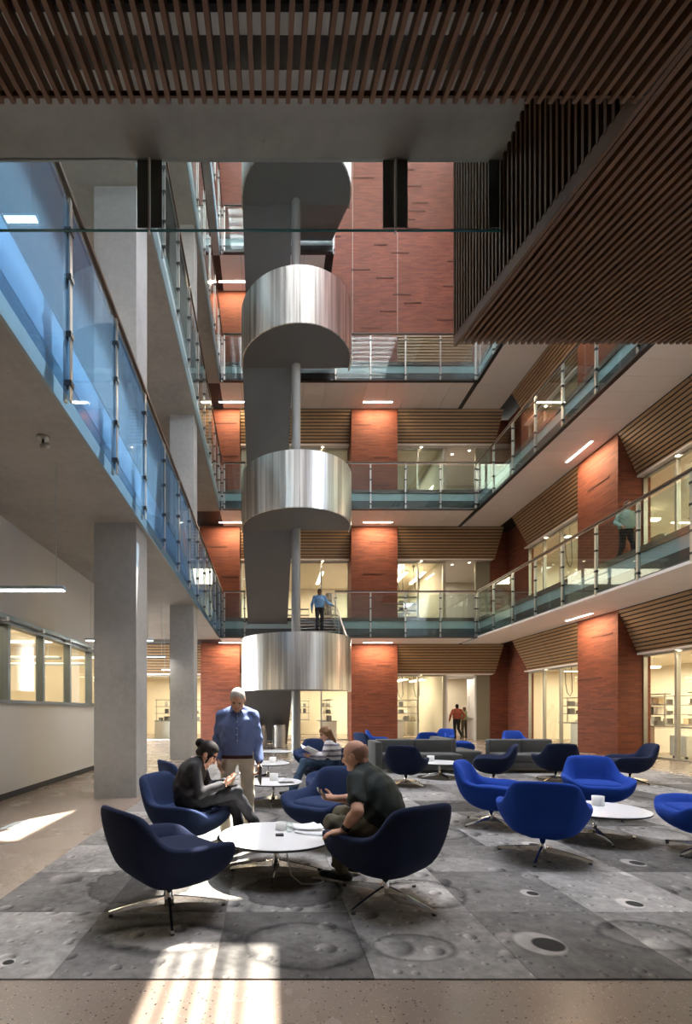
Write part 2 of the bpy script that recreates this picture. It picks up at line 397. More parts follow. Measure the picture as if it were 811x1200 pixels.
def bevel(me, w, seg=2):
    bm = bmesh.new(); bm.from_mesh(me)
    bmesh.ops.bevel(bm, geom=[e for e in bm.edges if e.calc_face_angle(0) > .6], offset=w, segments=seg, profile=.5, affect='EDGES')
    bm.to_mesh(me); bm.free(); return autosmooth(me)
def thing(name, label, cat, loc=(0,0,0), rz=0, group=None, kind=None):
    o = bpy.data.objects.new(name, None); COL.objects.link(o); o.empty_display_size = .1
    o.location = loc; o.rotation_euler = (0, 0, rz)
    return tag(o, label, cat, group, kind)
def tag(o, label=None, cat=None, group=None, kind=None):
    if label: o['label'] = label
    if cat: o['category'] = cat
    if group: o['group'] = group
    if kind: o['kind'] = kind
    return o
def struct(name, mb, mat, label=None, parent=None, cat=None):
    o = mb.build(name, mat, parent)
    if parent is None: tag(o, label, cat, kind='structure')
    return o
def sthing(name, label, cat=None):
    return thing(name, label, cat, kind='structure')
def copy_tree(o, parent=None, loc=None, rz=None):
    c = o.copy(); COL.objects.link(c); c.parent = parent
    if loc is not None: c.location = loc
    if rz is not None: c.rotation_euler = (0, 0, rz)
    for ch in list(o.children): copy_tree(ch, c)
    return c
def area(name, loc, rot, sx, sy, power, col, parent=None, spread=None):
    l = bpy.data.lights.new(name, 'AREA'); l.shape = 'RECTANGLE'; l.size = sx; l.size_y = sy; l.energy = power; l.color = col
    if spread: l.spread = spread
    o = bpy.data.objects.new(name, l); COL.objects.link(o); o.location = loc; o.rotation_euler = rot
    if parent is not None: o.parent = parent
    return o
def spot(name, loc, power, col, ang=80, parent=None):
    l = bpy.data.lights.new(name, 'SPOT'); l.energy = power; l.color = col; l.spot_size = math.radians(ang); l.spot_blend = .6; l.shadow_soft_size = .05
    o = bpy.data.objects.new(name, l); COL.objects.link(o); o.location = loc
    if parent is not None: o.parent = parent
    return o
# ------------------------------------------------------------------ levels and planes (metres)
FL = [0.0, 5.35, 10.77, 16.19, 21.61]          # floor levels
SD = .87                                        # gallery edge depth
XL, XR, YB = -2.05, 8.85, 20.7                  # gallery edges: left, right, back
XW, YW = 10.7, 22.6                             # pier / soffit line: right wall, back wall
XG, YG = 11.5, 23.5                             # recessed glazing lines
TOP = 27.0
# ------------------------------------------------------------------ ground floor and the shell
struct('floor', MB().box(-9.5, 18.5, -4, 31, -.3, 0), 'floor', 'polished speckled concrete floor of the atrium')
struct('wall_rear', MB().box(-9.5, 18.5, -4.2, -4, 0, 11), 'white_wall', 'wall behind the viewer')
struct('wall_side', MB().box(13.0, 13.2, -4, 6.5, 0, 11), 'white_wall', 'wall beside the entrance')
# upper floors: one deck per level, running round three sides of the void
for k in (1, 2, 3):
    z = FL[k]
    poly = [(-9, -4), (XL-.06, -4), (XL-.06, YB+.1), (XR+.1, YB+.1), (XR+.1, 2.3), (18, 2.3), (18, 30.5), (-9, 30.5)]
    struct('floor_deck', MB().prism(poly, z-.15, z), 'fascia_brown', ['', 'second floor deck around the atrium void', 'third floor deck around the atrium void', 'fourth floor deck around the atrium void'][k])
struct('floor_deck', MB().prism([(-9, -4), (XL-.06, -4), (XL-.06, YB+.1), (2.8, YB+.1), (2.8, YW), (-9, YW)], FL[4]-.15, FL[4]), 'fascia_brown', 'fifth floor deck behind the stair')
for k in (1, 2, 3, 4):
    z = FL[k]
    nm = ['', 'second', 'third', 'fourth', 'fifth'][k]
    # left gallery: concrete slab with a pale edge strip
    s = struct('gallery_slab', MB().box(-9, XL-.02, -4, YB+.08, z-SD-.05, z-.151), 'concrete_warm', 'exposed concrete underside of the %s floor gallery on the column side' % nm)
    MB().box(XL-.02, XL, -4, YB+.08, z-.56, z-.151).build('edge_strip', 'slab_edge', s)
    MB().box(XL-.02, XL+.01, -4, YB+.08, z-SD-.05, z-.60).build('edge_plate', 'rail_blue', s)
    # back gallery: fascia bands, soffit panels
    x1 = XR+.12 if k < 4 else 2.8
    s = struct('gallery_edge', MB().box(XL, x1, YB+.14, YB+.22, z-.46, z-.151), 'fascia', 'pale glass-green edge band of the %s floor back gallery' % nm)
    MB().box(XL, x1, YB+.12, YB+.22, z-.80, z-.46).build('edge_channel', 'fascia_dark', s)
    MB().box(XL, x1, YB-.02, YB+.12, z-SD, z-SD+.07).build('edge_trim', 'dark_metal' if k == 3 else 'fascia_dark', s)
    c = struct('ceiling', MB().box(-6.2, XG+.15 if k < 4 else x1, YB+.12, YG+.15, z-SD+.05, z-SD+.09), 'dark_metal', 'soffit of pale metal panels under the %s floor back gallery' % nm)
    pw = .9; xx = XL
    me = MB().box(.006, pw-.006, YB-.0+.12, YW-.01, 0, .05).mesh('soffit_panel'); me.materials.append(M['soffit'])
    while xx < x1-.1:
        o = link('soffit_panel', me, None, c); o.location = (xx, 0, z-SD); xx += pw
        if xx+pw > x1+.5: break
    if k == 4: continue
    # right gallery
    s = struct('gallery_edge', MB().box(XR+.14, XR+.22, 2.3, YB+.14, z-.46, z-.151), 'fascia', 'pale glass-green edge band of the %s floor gallery by the brick pillars' % nm)
    MB().box(XR+.12, XR+.22, 2.3, YB+.12, z-.80, z-.46).build('edge_channel', 'fascia_dark', s)
    MB().box(XR-.02, XR+.12, 2.3, YB+.12, z-SD, z-SD+.07).build('edge_trim', 'dark_metal' if k > 1 else 'soffit', s)
    c = struct('ceiling', MB().box(XR+.12, XG+.15, 2.3, YB+.119, z-SD+.05, z-SD+.09), 'dark_metal', 'soffit of pale metal panels under the %s floor side gallery' % nm)
    pw = .605
    me = MB().box(XR+.12, XW-.01, .004, pw-.004, 0, .05).mesh('soffit_panel'); me.materials.append(M['soffit'])
    yy = 7.0
    while yy < YB+1.9-.3:
        o = link('soffit_panel', me, None, c); o.location = (0, yy, z-SD); yy += pw

# columns on the left
for i, (y0, lab) in enumerate(((7.9, 'square concrete column standing beside the corridor window wall'), (14.0, 'square concrete column between the corridor and the brick pillar behind the stair'))):
    t = sthing('column', lab)
    for k in range(4):
        z0 = FL[k] if k else 0; z1 = FL[k+1]-SD-.05
        MB().box(-2.80, -2.12, y0, y0+.70, z0, z1).build('shaft', 'concrete', t)
    MB().box(-2.78, -2.14, y0+.02, y0+.68, FL[4], TOP).build('shaft', 'concrete', t)

# left corridor wall with its window band (ground) and upper corridor walls
XLW = -4.15; YE = 14.6
t = sthing('wall_left', 'white corridor wall with a band of interior windows')
MB().box(XLW-.15, XLW, -4, YE, .10, 1.53).build('wall_lower', 'white_wall', t)
MB().box(XLW-.15, XLW, -4, YE, 2.82, FL[1]-SD-.05).build('wall_upper', 'white_wall', t)
MB().box(XLW-.15, XLW, 14.15, YE, 1.53, 2.82).build('wall_pier', 'white_wall', t)
MB().box(XLW-.15, XLW, -4, .55, 1.53, 2.82).build('wall_pier', 'white_wall', t)
struct('baseboard_left', MB().box(XLW-.1, XLW+.012, -4, YE, 0, .10), 'baseboard', 'dark baseboard along the corridor wall')
t = sthing('window_1', 'band of interior windows in grey frames looking into a warm lit room')
MB().box(XLW-.16, XLW+.05, .55, 14.15, 1.52, 1.575).build('window_sill', 'frame_grey', t)
MB().box(XLW-.16, XLW+.02, .55, 14.15, 2.77, 2.83).build('window_head', 'frame_grey', t)
MB().box(XLW, XLW+.10, .55, 14.15, 2.83, 2.90).build('light_rail', 'rail_blue', t)
me_m = MB().box(XLW-.13, XLW+.01, -.035, .035, 1.575, 2.77).mesh('mullion'); me_m.materials.append(M['frame_grey'])
me_p = MB().box(XLW-.08, XLW-.07, .035, 1.185, 1.575, 2.77).mesh('pane'); me_p.materials.append(M['glass_clear'])
me_c = MB().box(XLW, XLW+.12, -.04, .04, 2.80, 2.86).mesh('clip'); me_c.materials.append(M['slab_edge'])
for i in range(12):
    y = 7.86-1.22*6+1.22*i
    o = link('mullion', me_m, None, t); o.location.y = y
    if i < 11: o = link('pane', me_p, None, t); o.location.y = y
    o = link('clip', me_c, None, t); o.location.y = y-.25
# room behind that band
struct('wall_office', MB().box(-8.6, -8.5, -4, 17, 0, 4.3), 'cream', 'cream far wall of the room behind the corridor windows')
struct('wall_office_end', MB().box(-8.5, XLW-.15, 14.6, 14.75, 0, 4.3), 'cream', 'cream end wall of the room behind the corridor windows')
struct('wall_office_near', MB().box(-8.5, XLW-.15, -.1, 0, 0, 4.3), 'cream', 'cream near wall of the room behind the corridor windows')
struct('ceiling_office', MB().box(-8.5, XLW-.15, 0, 14.6, 3.3, 3.4), 'cream', 'cream ceiling of the room behind the corridor windows')
for i, (y, g) in enumerate(((9.2, 0), (11.6, 0), (13.2, 0))):
    t = thing('tube_light', 'slim suspended strip light inside the windowed side room', 'light', (-6.2, y, 2.62), group='strip lights in the side room')
    MB().box(-1.3, 1.3, -.06, .06, 0, .05).build('housing', 'lamp_body', t)
    MB().box(-1.25, 1.25, -.05, .05, .05, .06).build('tube', 'lamp_lab', t)
    for sx in (-1, 1): MB().tube([(sx, 0, .05), (sx, 0, .68)], .006, 6).build('suspension_wire', 'lamp_body', t)
area('office_glow', (-6.3, 9.5, 3.25), (0, 0, 0), 3.5, 9, 210, (1, .82, .58))
for i, (y, z, w) in enumerate(((9.9, 1.62, 1.1), (12.0, 1.60, .9))):
    o = MB().box(-8.49, -8.46, y, y+w, z-.3, z+.28).build('notice_board', 'lab_white'); tag(o, 'pale notice board on the far wall of the side room', 'board', 'notice boards in the side room')
for k in (1, 2, 3, 4):
    struct('wall_left', MB().box(-4.75, -4.6, -4, 22.5, FL[k], (FL[k+1]-SD-.05) if k < 4 else TOP), 'white_wall', 'white corridor wall on the %s floor behind the glass balustrade' % ['', 'second', 'third', 'fourth', 'fifth'][k])

# ------------------------------------------------------------------ brick
def brick_pier(label, x0, x1, y0, y1, z0, z1, slots):
    o = struct('wall_pillar', MB().box(x0, x1, y0, y1, z0, z1), 'brick', label)
    for (axis, u, z, L) in slots:
        m = MB()
        if axis == 'y': m.box(u, u+L, y0-.012, y0+.05, z, z+.045)
        elif axis == 'x': m.box(x0-.012, x0+.05, u, u+L, z, z+.045)
        m.build('brick', 'slot_shade', o)  # proud dark strip standing in for a shaded recessed slot
    return o
rs = random.Random(3)
def slots(axis, u0, u1, zs):
    out = []
    for a, b in zs:
        for q in range(3):
            L = rs.uniform(.7, 1.1); out.append((axis, rs.uniform(u0+.05, u1-L-.05), a+(b-a)*(q+.5)/3+rs.uniform(-.3, .3), L))
    return out
LV = [(0.6, 4.2), (5.6, 9.6), (11.0, 15.0)]
brick_pier('brick pillar in the back wall right of the stair', 3.84, 5.97, YW, YG+.2, 0, FL[3]-SD, slots('y', 3.84, 5.97, LV))
brick_pier('brick pillar in the back wall beside the concrete column', -3.1, -1.3, YW, YG+.2, 0, FL[3]-SD, slots('y', -3.1, -1.3, LV))
brick_pier('brick pillar between the lab windows of the side gallery', XW, XG+.2, 15.0, 16.95, 0, FL[3]-SD, slots('x', 15.0, 16.95, LV))
t = sthing('wall_corner', 'brick inner corner beside the corridor door')
MB().box(10.63, XG+.2, YG, YG+.2, 0, FL[3]-SD).build('wall_face', 'brick', t)
MB().box(XG, XG+.2, 21.6, YG, 0, FL[3]-SD).build('wall_face', 'brick', t)
# tall brick walls above the fourth floor
o = struct('wall_back', MB().box(-9, 18, YW, YW+.3, FL[3]-SD+.12, TOP), 'brick', 'tall brick wall above the fourth floor gallery')
for i in range(26):
    L = rs.uniform(.6, 1.0); x = rs.uniform(2.4, 8.4); z = FL[3]+.4+10*(i+.3)/26
    MB().box(x, x+L, YW-.012, YW+.05, z, z+.05).build('brick', 'slot_shade', o)  # dark strips paint the shade of recessed slots here too
for x in (3.9, 5.97): MB().box(x-.008, x+.008, YW-.004, YW+.02, FL[3], TOP).build('joint', 'plaster', o)
struct('wall_right', MB().box(XW, XW+.3, 2.3, YW, FL[3]-SD+.12, TOP), 'brick', 'tall brick wall above the side gallery')
struct('wall_front', MB().box(XL-.1, XW, 2.35, 2.6, FL[1], TOP), 'white_wall', 'upper wall over the entrance')
struct('wall_left_upper', MB().box(XL-.6, XL-.4, -4, 2.3, FL[4], TOP), 'white_wall', 'upper wall of the entrance block')
# small slatted panel on the tall wall
def slat_panel(label, a_top, a_bot, b_top, b_bot, n=11, ends=True):
    # a_* one end, b_* the other end, top and bottom edges; slats run from a to b
    t = sthing('slat_panel', label)
    at, ab, bt, bb = map(Vector, (a_top, a_bot, b_top, b_bot))
    nrm = (bt-at).cross(ab-at).normalized()
    cen = (at+bb)/2
    if nrm.dot(Vector((0, 0, EYE))-Vector((cen.x, cen.y, EYE))+Vector((0, -3, 0))) < 0: nrm = -nrm
    m = MB(); n0 = 0
    q = [at-nrm*.02, bt-nrm*.02, bb-nrm*.02, ab-nrm*.02]; q2 = [p-nrm*.05 for p in q]
    m.v = [tuple(p) for p in q+q2]; m.f = [(0,1,2,3), (7,6,5,4), (0,4,5,1), (1,5,6,2), (2,6,7,3), (3,7,4,0)]
    m.build('backing', 'black', t)
    hgt = (ab-at).length
    for i in range(n):
        f0 = (i+.16)/n; f1 = (i+.84)/n
        m = MB()
        vs = []
        for off in (.0, .035):
            vs += [at.lerp(ab, f0)+nrm*(off-.02), bt.lerp(bb, f0)+nrm*(off-.02), bt.lerp(bb, f1)+nrm*(off-.02), at.lerp(ab, f1)+nrm*(off-.02)]
        m.v = [tuple(p) for p in vs]; m.f = [(0,1,2,3), (7,6,5,4), (0,4,5,1), (1,5,6,2), (2,6,7,3), (3,7,4,0)]
        m.build('slat', 'slat', t)
    return t
SB = 1.36; LEAN = .62
nms = ['ground', 'second', 'third']
for k in range(3):
    zt = FL[k+1]-SD-.01; zb = zt-SB
    def back(lab, xa, xb, xa2=None, xb2=None):
        slat_panel(lab % nms[k], (xa, YW, zt), (xa2 or xa, YW+LEAN, zb), (xb, YW, zt), (xb2 or xb, YW+LEAN, zb))
    back('tilted wooden slat panel behind the stair, %s floor', -1.28, 3.82)
    back('tilted wooden slat panel right of the brick pillar, %s floor', 5.99, 8.40)
    back('tilted wooden slat panel over the corner niche, %s floor', 8.405, 10.86, None, 10.72)
    back('tilted wooden slat panel beyond the concrete columns, %s floor', -6.0, -3.12)
    def side(lab, ya, yb, ya2=None, yb2=None):
        slat_panel(lab % nms[k], (XW, ya, zt), (XW+LEAN, ya2 or ya, zb), (XW, yb, zt), (XW+LEAN, yb2 or yb, zb), 12)
    side('tilted wooden slat panel next to the inner brick corner, %s floor', 19.3, 21.5, None, 21.3)
    side('tilted wooden slat panel against the far side of the brick pillar, %s floor', 16.97, 19.28)
    side('tilted wooden slat panel against the near side of the brick pillar, %s floor', 12.45, 14.98)
    if k < 2 or True: side('tilted wooden slat panel further along from the brick pillar, %s floor', 9.6, 12.43)
    # little soffits behind the slats, with downlights
    struct('ceiling_niche', MB().box(-6, 10.63, YW+LEAN-.04, YG+.02, zb+.0, zb+.05), 'soffit', 'lowered ceiling strip over the back windows, %s floor' % nms[k])
    struct('ceiling_niche', MB().box(XW+LEAN-.04, XG+.02, 9, 21.6, zb+.0, zb+.05), 'soffit', 'lowered ceiling strip over the side windows, %s floor' % nms[k])
slat_panel('small pale slatted grille on the tall brick wall', (5.99, YW-.03, 18.7), (5.99, YW-.03, 17.3), (9.4, YW-.03, 18.7), (9.4, YW-.03, 17.3), 10)

# ------------------------------------------------------------------ glazed fronts and rooms behind
def glazing(label, axis, plane, u0, u1, z0, z1, nb, mid=None, gmat='glass_clear'):
    global WN
    WN += 1
    t = sthing('window_%d' % WN, label)
    def bx(m, a0, a1, d0, d1, c0, c1):
        if axis == 'y': m.box(a0, a1, plane+d0, plane+d1, c0, c1)
        else: m.box(plane+d0, plane+d1, a0, a1, c0, c1)
        return m
    bx(MB(), u0, u1, -.03, .08, z1-.06, z1).build('window_head', 'frame_alu', t)
    bx(MB(), u0, u1, -.03, .08, z0, z0+.05).build('window_sill', 'frame_alu', t)
    for i in range(nb+1):
        u = u0+(u1-u0)*i/nb; wd = .035
        bx(MB(), max(u0, u-wd), min(u1, u+wd), -.035, .085, z0+.05, z1-.06).build('mullion', 'frame_alu', t)
        if i < nb:
            v = u0+(u1-u0)*(i+1)/nb
            bx(MB(), u+wd, v-wd, .02, .032, z0+.05, z1-.06).build('pane', gmat, t)
    return t
WN = 1
for k in range(3):
    z0 = FL[k]; z1 = FL[k+1]-SD-.01-SB
    g = 'glass_clear' if k < 2 else 'glass'
    glazing('glazed lab front behind the stair, %s floor' % nms[k], 'y', YG, -1.3, 3.84, z0, z1, 4, gmat=g)
    glazing('glazed lab front right of the brick pillar, %s floor' % nms[k], 'y', YG, 5.97, 8.4, z0, z1, 2, gmat=g)
    glazing('glazed lab front beyond the concrete columns, %s floor' % nms[k], 'y', YG, -6.0, -3.1, z0, z1, 2, gmat=g)
    glazing('glazed lab front between brick corner and brick pillar, %s floor' % nms[k], 'x', XG, 16.95, 21.6, z0, z1, 4, gmat=g)
    glazing('glazed lab front on the near side of the brick pillar, %s floor' % nms[k], 'x', XG, 9.0, 15.0, z0, z1, 5, gmat=g)
    zc = z0+3.35
    struct('wall_lab_back', MB().box(-9, 8.4, 29.5, 29.7, z0, zc), 'cream', 'cream far wall of the back laboratory, %s floor' % nms[k])
    struct('wall_lab_end', MB().box(8.38, 8.52, YG, 29.5, z0, z1+.4), 'plaster', 'partition between laboratory and corridor, %s floor' % nms[k])
    struct('wall_lab_far_end', MB().box(-9, -8.9, YG, 29.5, z0, zc), 'cream', 'cream end wall of the back laboratory, %s floor' % nms[k])
    struct('ceiling_lab_back', MB().box(-9, 8.4, YG+.09, 29.5, zc, zc+.1), 'cream', 'cream ceiling of the back laboratory, %s floor' % nms[k])
    struct('wall_lab_side', MB().box(17.3, 17.5, 5.5, 29.5, z0, zc), 'cream', 'cream far wall of the side laboratory, %s floor' % nms[k])
    struct('wall_lab_side_end', MB().box(XG+.1, 17.3, 24.2, 24.4, z0, zc), 'cream', 'cream end wall of the side laboratory, %s floor' % nms[k])
    struct('wall_lab_near_end', MB().box(XG+.1, 17.3, 5.5, 5.7, z0, zc), 'cream', 'cream near wall of the side laboratory, %s floor' % nms[k])
    struct('ceiling_lab_side', MB().box(XG+.09, 17.3, 5.7, 24.2, zc, zc+.1), 'cream', 'cream ceiling of the side laboratory, %s floor' % nms[k])
    struct('wall_fill', MB().box(-8.9, 10.63, YG+.05, YG+.12, z1+.052, FL[k+1]-SD), 'cream', 'closing strip over the back windows, %s floor' % nms[k])
    struct('wall_fill', MB().box(XG+.05, XG+.12, 6, 21.6, z1+.052, FL[k+1]-SD), 'cream', 'closing strip over the side windows, %s floor' % nms[k])
    # corridor niche in the corner
    struct('wall_corridor', MB().box(8.52, 12.5, 27.5, 27.7, z0, z1+.4), 'plaster' if k else 'cream', 'end wall of the corner corridor, %s floor' % nms[k])
    struct('ceiling_corridor', MB().box(8.52, 12.5, YG+.03, 27.5, z1+.05, z1+.15), 'soffit', 'ceiling of the corner corridor, %s floor' % nms[k])
    struct('wall_corridor_side', MB().box(9.95, 10.63, YG, YG+.15, z0, z1), 'niche', 'plaster strip beside the corridor opening, %s floor' % nms[k])
    struct('wall_corridor_right', MB().box(12.3, 12.5, YG+.2, 27.5, z0, z1+.05), 'plaster', 'side wall of the corner corridor, %s floor' % nms[k])
    e = (1.0, 1.0, .45)[k]
    area('lab_light', (-2.8, 26.3, zc-.12), (0, 0, 0), 9, 3, 430*e, (1, .85, .62))
    area('lab_light', (5.6, 26.3, zc-.12), (0, 0, 0), 4.5, 3, 370*e, (1, .85, .62))
    area('lab_light', (14.5, 18.9, zc-.12), (0, 0, 0), 3.5, 8, 430*e, (1, .85, .62))
    area('lab_light', (14.5, 11.0, zc-.12), (0, 0, 0), 3.5, 7, 430*e, (1, .85, .62))
    area('corridor_light', (9.6, 25.5, z1-.02), (0, 0, 0), 1.2, 2.5, 60, (1, .90, .76))
# end wall of the back-left
struct('wall_far_left', MB().box(-9, -6.0, YG, YG+.2, 0, FL[3]), 'plaster', 'plaster wall at the far end of the corridor')

# ------------------------------------------------------------------ roof and skylight, with blades and plates added to shape the sunlight
struct('roof', MB().box(-9, XL, -4, YW+.3, TOP, TOP+.3), 'white_wall', 'roof slab over the corridor side')
struct('roof', MB().box(XL, XW+.3, -4, 2.7, TOP, TOP+.3), 'white_wall', 'roof slab over the entrance block')
struct('roof', MB().box(8.9, 18, -4, 31, TOP, TOP+.3), 'white_wall', 'roof slab over the laboratories')
struct('roof', MB().box(-9, 9, YW+.25, 31, TOP, TOP+.3), 'white_wall', 'roof slab behind the tall brick wall')
t = sthing('skylight', 'unseen skylight over the atrium void with blades added to block the sun')
OPEN = [  # made-up openings in the unseen skylight (x0, x1, y0, y1) that shape the sun patches
    (3.60, 3.84, 12.4, 16.6), (3.60, 4.30, 16.6, 18.8), (6.42, 7.04, 13.35, 14.24), (6.18, 6.80, 14.94, 18.0)]
HOLES = [(a-.05, b+.36, c-.05, min(d+.7, 22.6)) for a, b, c, d in OPEN]   # blades stop here, added plates mask the remaining sun
PLATE = [(a-.36, b+.40, c-.70, min(d+.75, 22.6)) for a, b, c, d in OPEN]
ex = sorted({v for h_ in OPEN+PLATE for v in h_[:2]}); ey = sorted({v for h_ in OPEN+PLATE for v in h_[2:]})
def inside(x, y, R): return any(a < x < b and c < y < d for a, b, c, d in R)
for i in range(len(ex)-1):
    for j in range(len(ey)-1):
        mx, my = (ex[i]+ex[i+1])/2, (ey[j]+ey[j+1])/2
        if inside(mx, my, PLATE) and not inside(mx, my, OPEN):
            MB().box(ex[i], ex[i+1], ey[j], ey[j+1], TOP-.06, TOP-.02).build('sun_mask_plate', 'white_wall', t)  # unseen plate added to trim the sun patches
y = 2.8; i = 0
while y < YW+.4:
    segs = [(XL, 9.5)]
    for (a, b, c, d) in HOLES:
        if c <= y <= d:
            ns = []
            for (p, q) in segs:
                if a > p: ns.append((p, min(a, q)))
                if b < q: ns.append((max(b, p), q))
            segs = [s_ for s_ in ns if s_[1]-s_[0] > .02]
    for (p, q) in segs:
        MB().box(p, q, y-.02, y+.02, TOP, TOP+1.15).build('sun_block_blade', 'white_wall', t)  # unseen blade added to block direct sun but pass sky light
    y += .45; i += 1
for (a, b, c, d) in OPEN[2:3]:
    x = a
    while x < b:
        MB().box(x-.016, x+.016, c, d, TOP+.1, TOP+.2).build('fin', 'white_wall', t); x += .125

# ------------------------------------------------------------------ overhead slab, glass baffle and slatted theatre soffit
YS, ZS = 2.71, FL[1]-SD-.05
XB = 1.289                                     # side of the timber box
t = sthing('ceiling_beam', 'wide concrete beam over the entrance with a hanging glass screen below')
MB().box(XL, XB+.01, 2.32, YS, ZS, FL[1]-.15).build('beam', 'concrete', t)
struct('ceiling_beam_rear', MB().box(-4, 3.6, 2.05, 2.20, ZS, ZS+.35), 'concrete', 'second concrete beam glimpsed above the wooden slats')
struct('ceiling_plenum', MB().box(-4, 3.8, -4, 2.32, 4.85, 4.9), 'black', 'black void above the wooden slats')
t = thing('glass_screen', 'frameless hanging glass screen below the concrete beam', 'glass screen')
struct('floor_bridge', MB().box(XL-.06, XR+.1, -4, YS, FL[1]-.15, FL[1]), 'fascia_brown', 'second floor deck over the entrance')
xs = [-1.9, -.651, .701, 1.28]
for a, b in zip(xs[:-1], xs[1:]):
    p = MB().box(a+.002, b-.002, YS-.022, YS-.012, ZS-.392, ZS).build('glass_pane', 'glass_dim', t)
    MB().box(a+.002, b-.002, YS-.023, YS-.011, ZS-.3965, ZS-.392).build('edge', 'glass_edge', p)
for x in xs[1:3]:
    for dx in (-.037, .037):
        MB().box(x+dx-.031, x+dx+.031, YS-.011, YS-.005, ZS-.37, ZS).build('bracket_plate', 'bracket', t)
    MB().box(x-.004, x+.004, YS-.03, YS-.005, ZS-.405, ZS-.005).build('clamp_bar', 'post', t)
MB().box(1.215, 1.275, YS-.011, YS-.005, ZS-.37, ZS).build('bracket_plate', 'bracket', t)
# slats rise away from the viewer: z = Z0 + SLO*y
Z0, SLO, Y1, Y2 = 2.917, .32, 1.655, 3.38           # short slats
PIT = .0402
t = sthing('slatted_soffit', 'raked ceiling of parallel wooden slats overhead', 'ceiling')
def slat_mesh(ya, yb, wdt=.015, dep=.046):
    m = MB()
    for y in (ya, yb):
        z = Z0+SLO*y
        m.v += [(-wdt/2, y, z), (wdt/2, y, z), (wdt/2, y, z+dep), (-wdt/2, y, z+dep)]
    m.f = [(3,2,1,0), (4,5,6,7), (0,1,5,4), (1,2,6,5), (2,3,7,6), (3,0,4,7)]
    me = m.mesh('slat'); me.materials.append(M['wood_ceiling']); return me
sm = slat_mesh(-.6, Y1); x = -1.5
while x < XB-.04:
    o = link('slat', sm, None, t); o.location.x = x; x += PIT
m = MB(); zz = Z0+SLO*(Y1-.015)+.010
m.box(-1.52, XB-.03, Y1-.018, Y1-.011, zz, zz+.018).build('batten', 'wood_ceiling', t)
for yb in (1.07, 1.39):
    MB().box(-1.52, XB-.03, yb, yb+.018, Z0+SLO*yb+.043, Z0+SLO*yb+.06).build('batten', 'black', t)
Z0, SLO = 3.079, .25; PIT = .0427                    # underside of the box
t = sthing('timber_box', 'large suspended box clad in wooden slats at the side of the atrium', 'timber box')
sm = slat_mesh(-.6, Y2, .0206, .043); x = XB+.035
while x < 3.65:
    o = link('slat', sm, None, t); o.location.x = x; x += PIT
m = MB()
for y in (-.6, Y2-.04):
    z = Z0+SLO*y; m.v += [(XB+.008, y, z+.045), (3.68, y, z+.045), (3.68, y, z+.07), (XB+.008, y, z+.07)]
m.f = [(3,2,1,0), (4,5,6,7), (0,1,5,4), (1,2,6,5), (2,3,7,6), (3,0,4,7)]
m.build('backing', 'black', t)
m = MB()
for y in (-.6, Y2):
    z = Z0+SLO*y; m.v += [(XB-.007, y, z-.011), (XB+.011, y, z-.011), (XB+.011, y, z+.06), (XB-.007, y, z+.06)]
m.f = [(3,2,1,0), (4,5,6,7), (0,1,5,4), (1,2,6,5), (2,3,7,6), (3,0,4,7)]
m.build('edge_board', 'wood', t)
MB().box(XB+.021, XB+.05, 1.28, Y2-.053, Z0+SLO*Y2+.07, 5.9).build('side_backing', 'black', t)
m = MB(); m.v = [(XB+.021, 1.28, Z0+SLO*1.28+.07), (XB+.021, Y2-.053, Z0+SLO*Y2+.053), (XB+.021, Y2-.053, 4.1), (XB+.021, 1.28, 4.1), (XB+.043, 1.28, Z0+SLO*1.28+.07), (XB+.043, Y2-.053, Z0+SLO*Y2+.053), (XB+.043, Y2-.053, 4.1), (XB+.043, 1.28, 4.1)]
m.f = [(3,2,1,0), (4,5,6,7), (0,1,5,4), (1,2,6,5), (2,3,7,6), (3,0,4,7)]
m.build('side_backing', 'black', t)
y = 1.32
while y < Y2-.01:
    z = Z0+SLO*y+.053; top = 4.80 if y < 2.35 else 5.75
    MB().box(XB-.010, XB+.021, y, y+.016, z, top).build('side_slat', 'wood', t); y += .0445
struct('box_back', MB().box(XB+.036, 3.67, Y2-.05, Y2-.021, Z0+SLO*Y2+.046, 5.9), 'wood', 'end wall of the timber box')

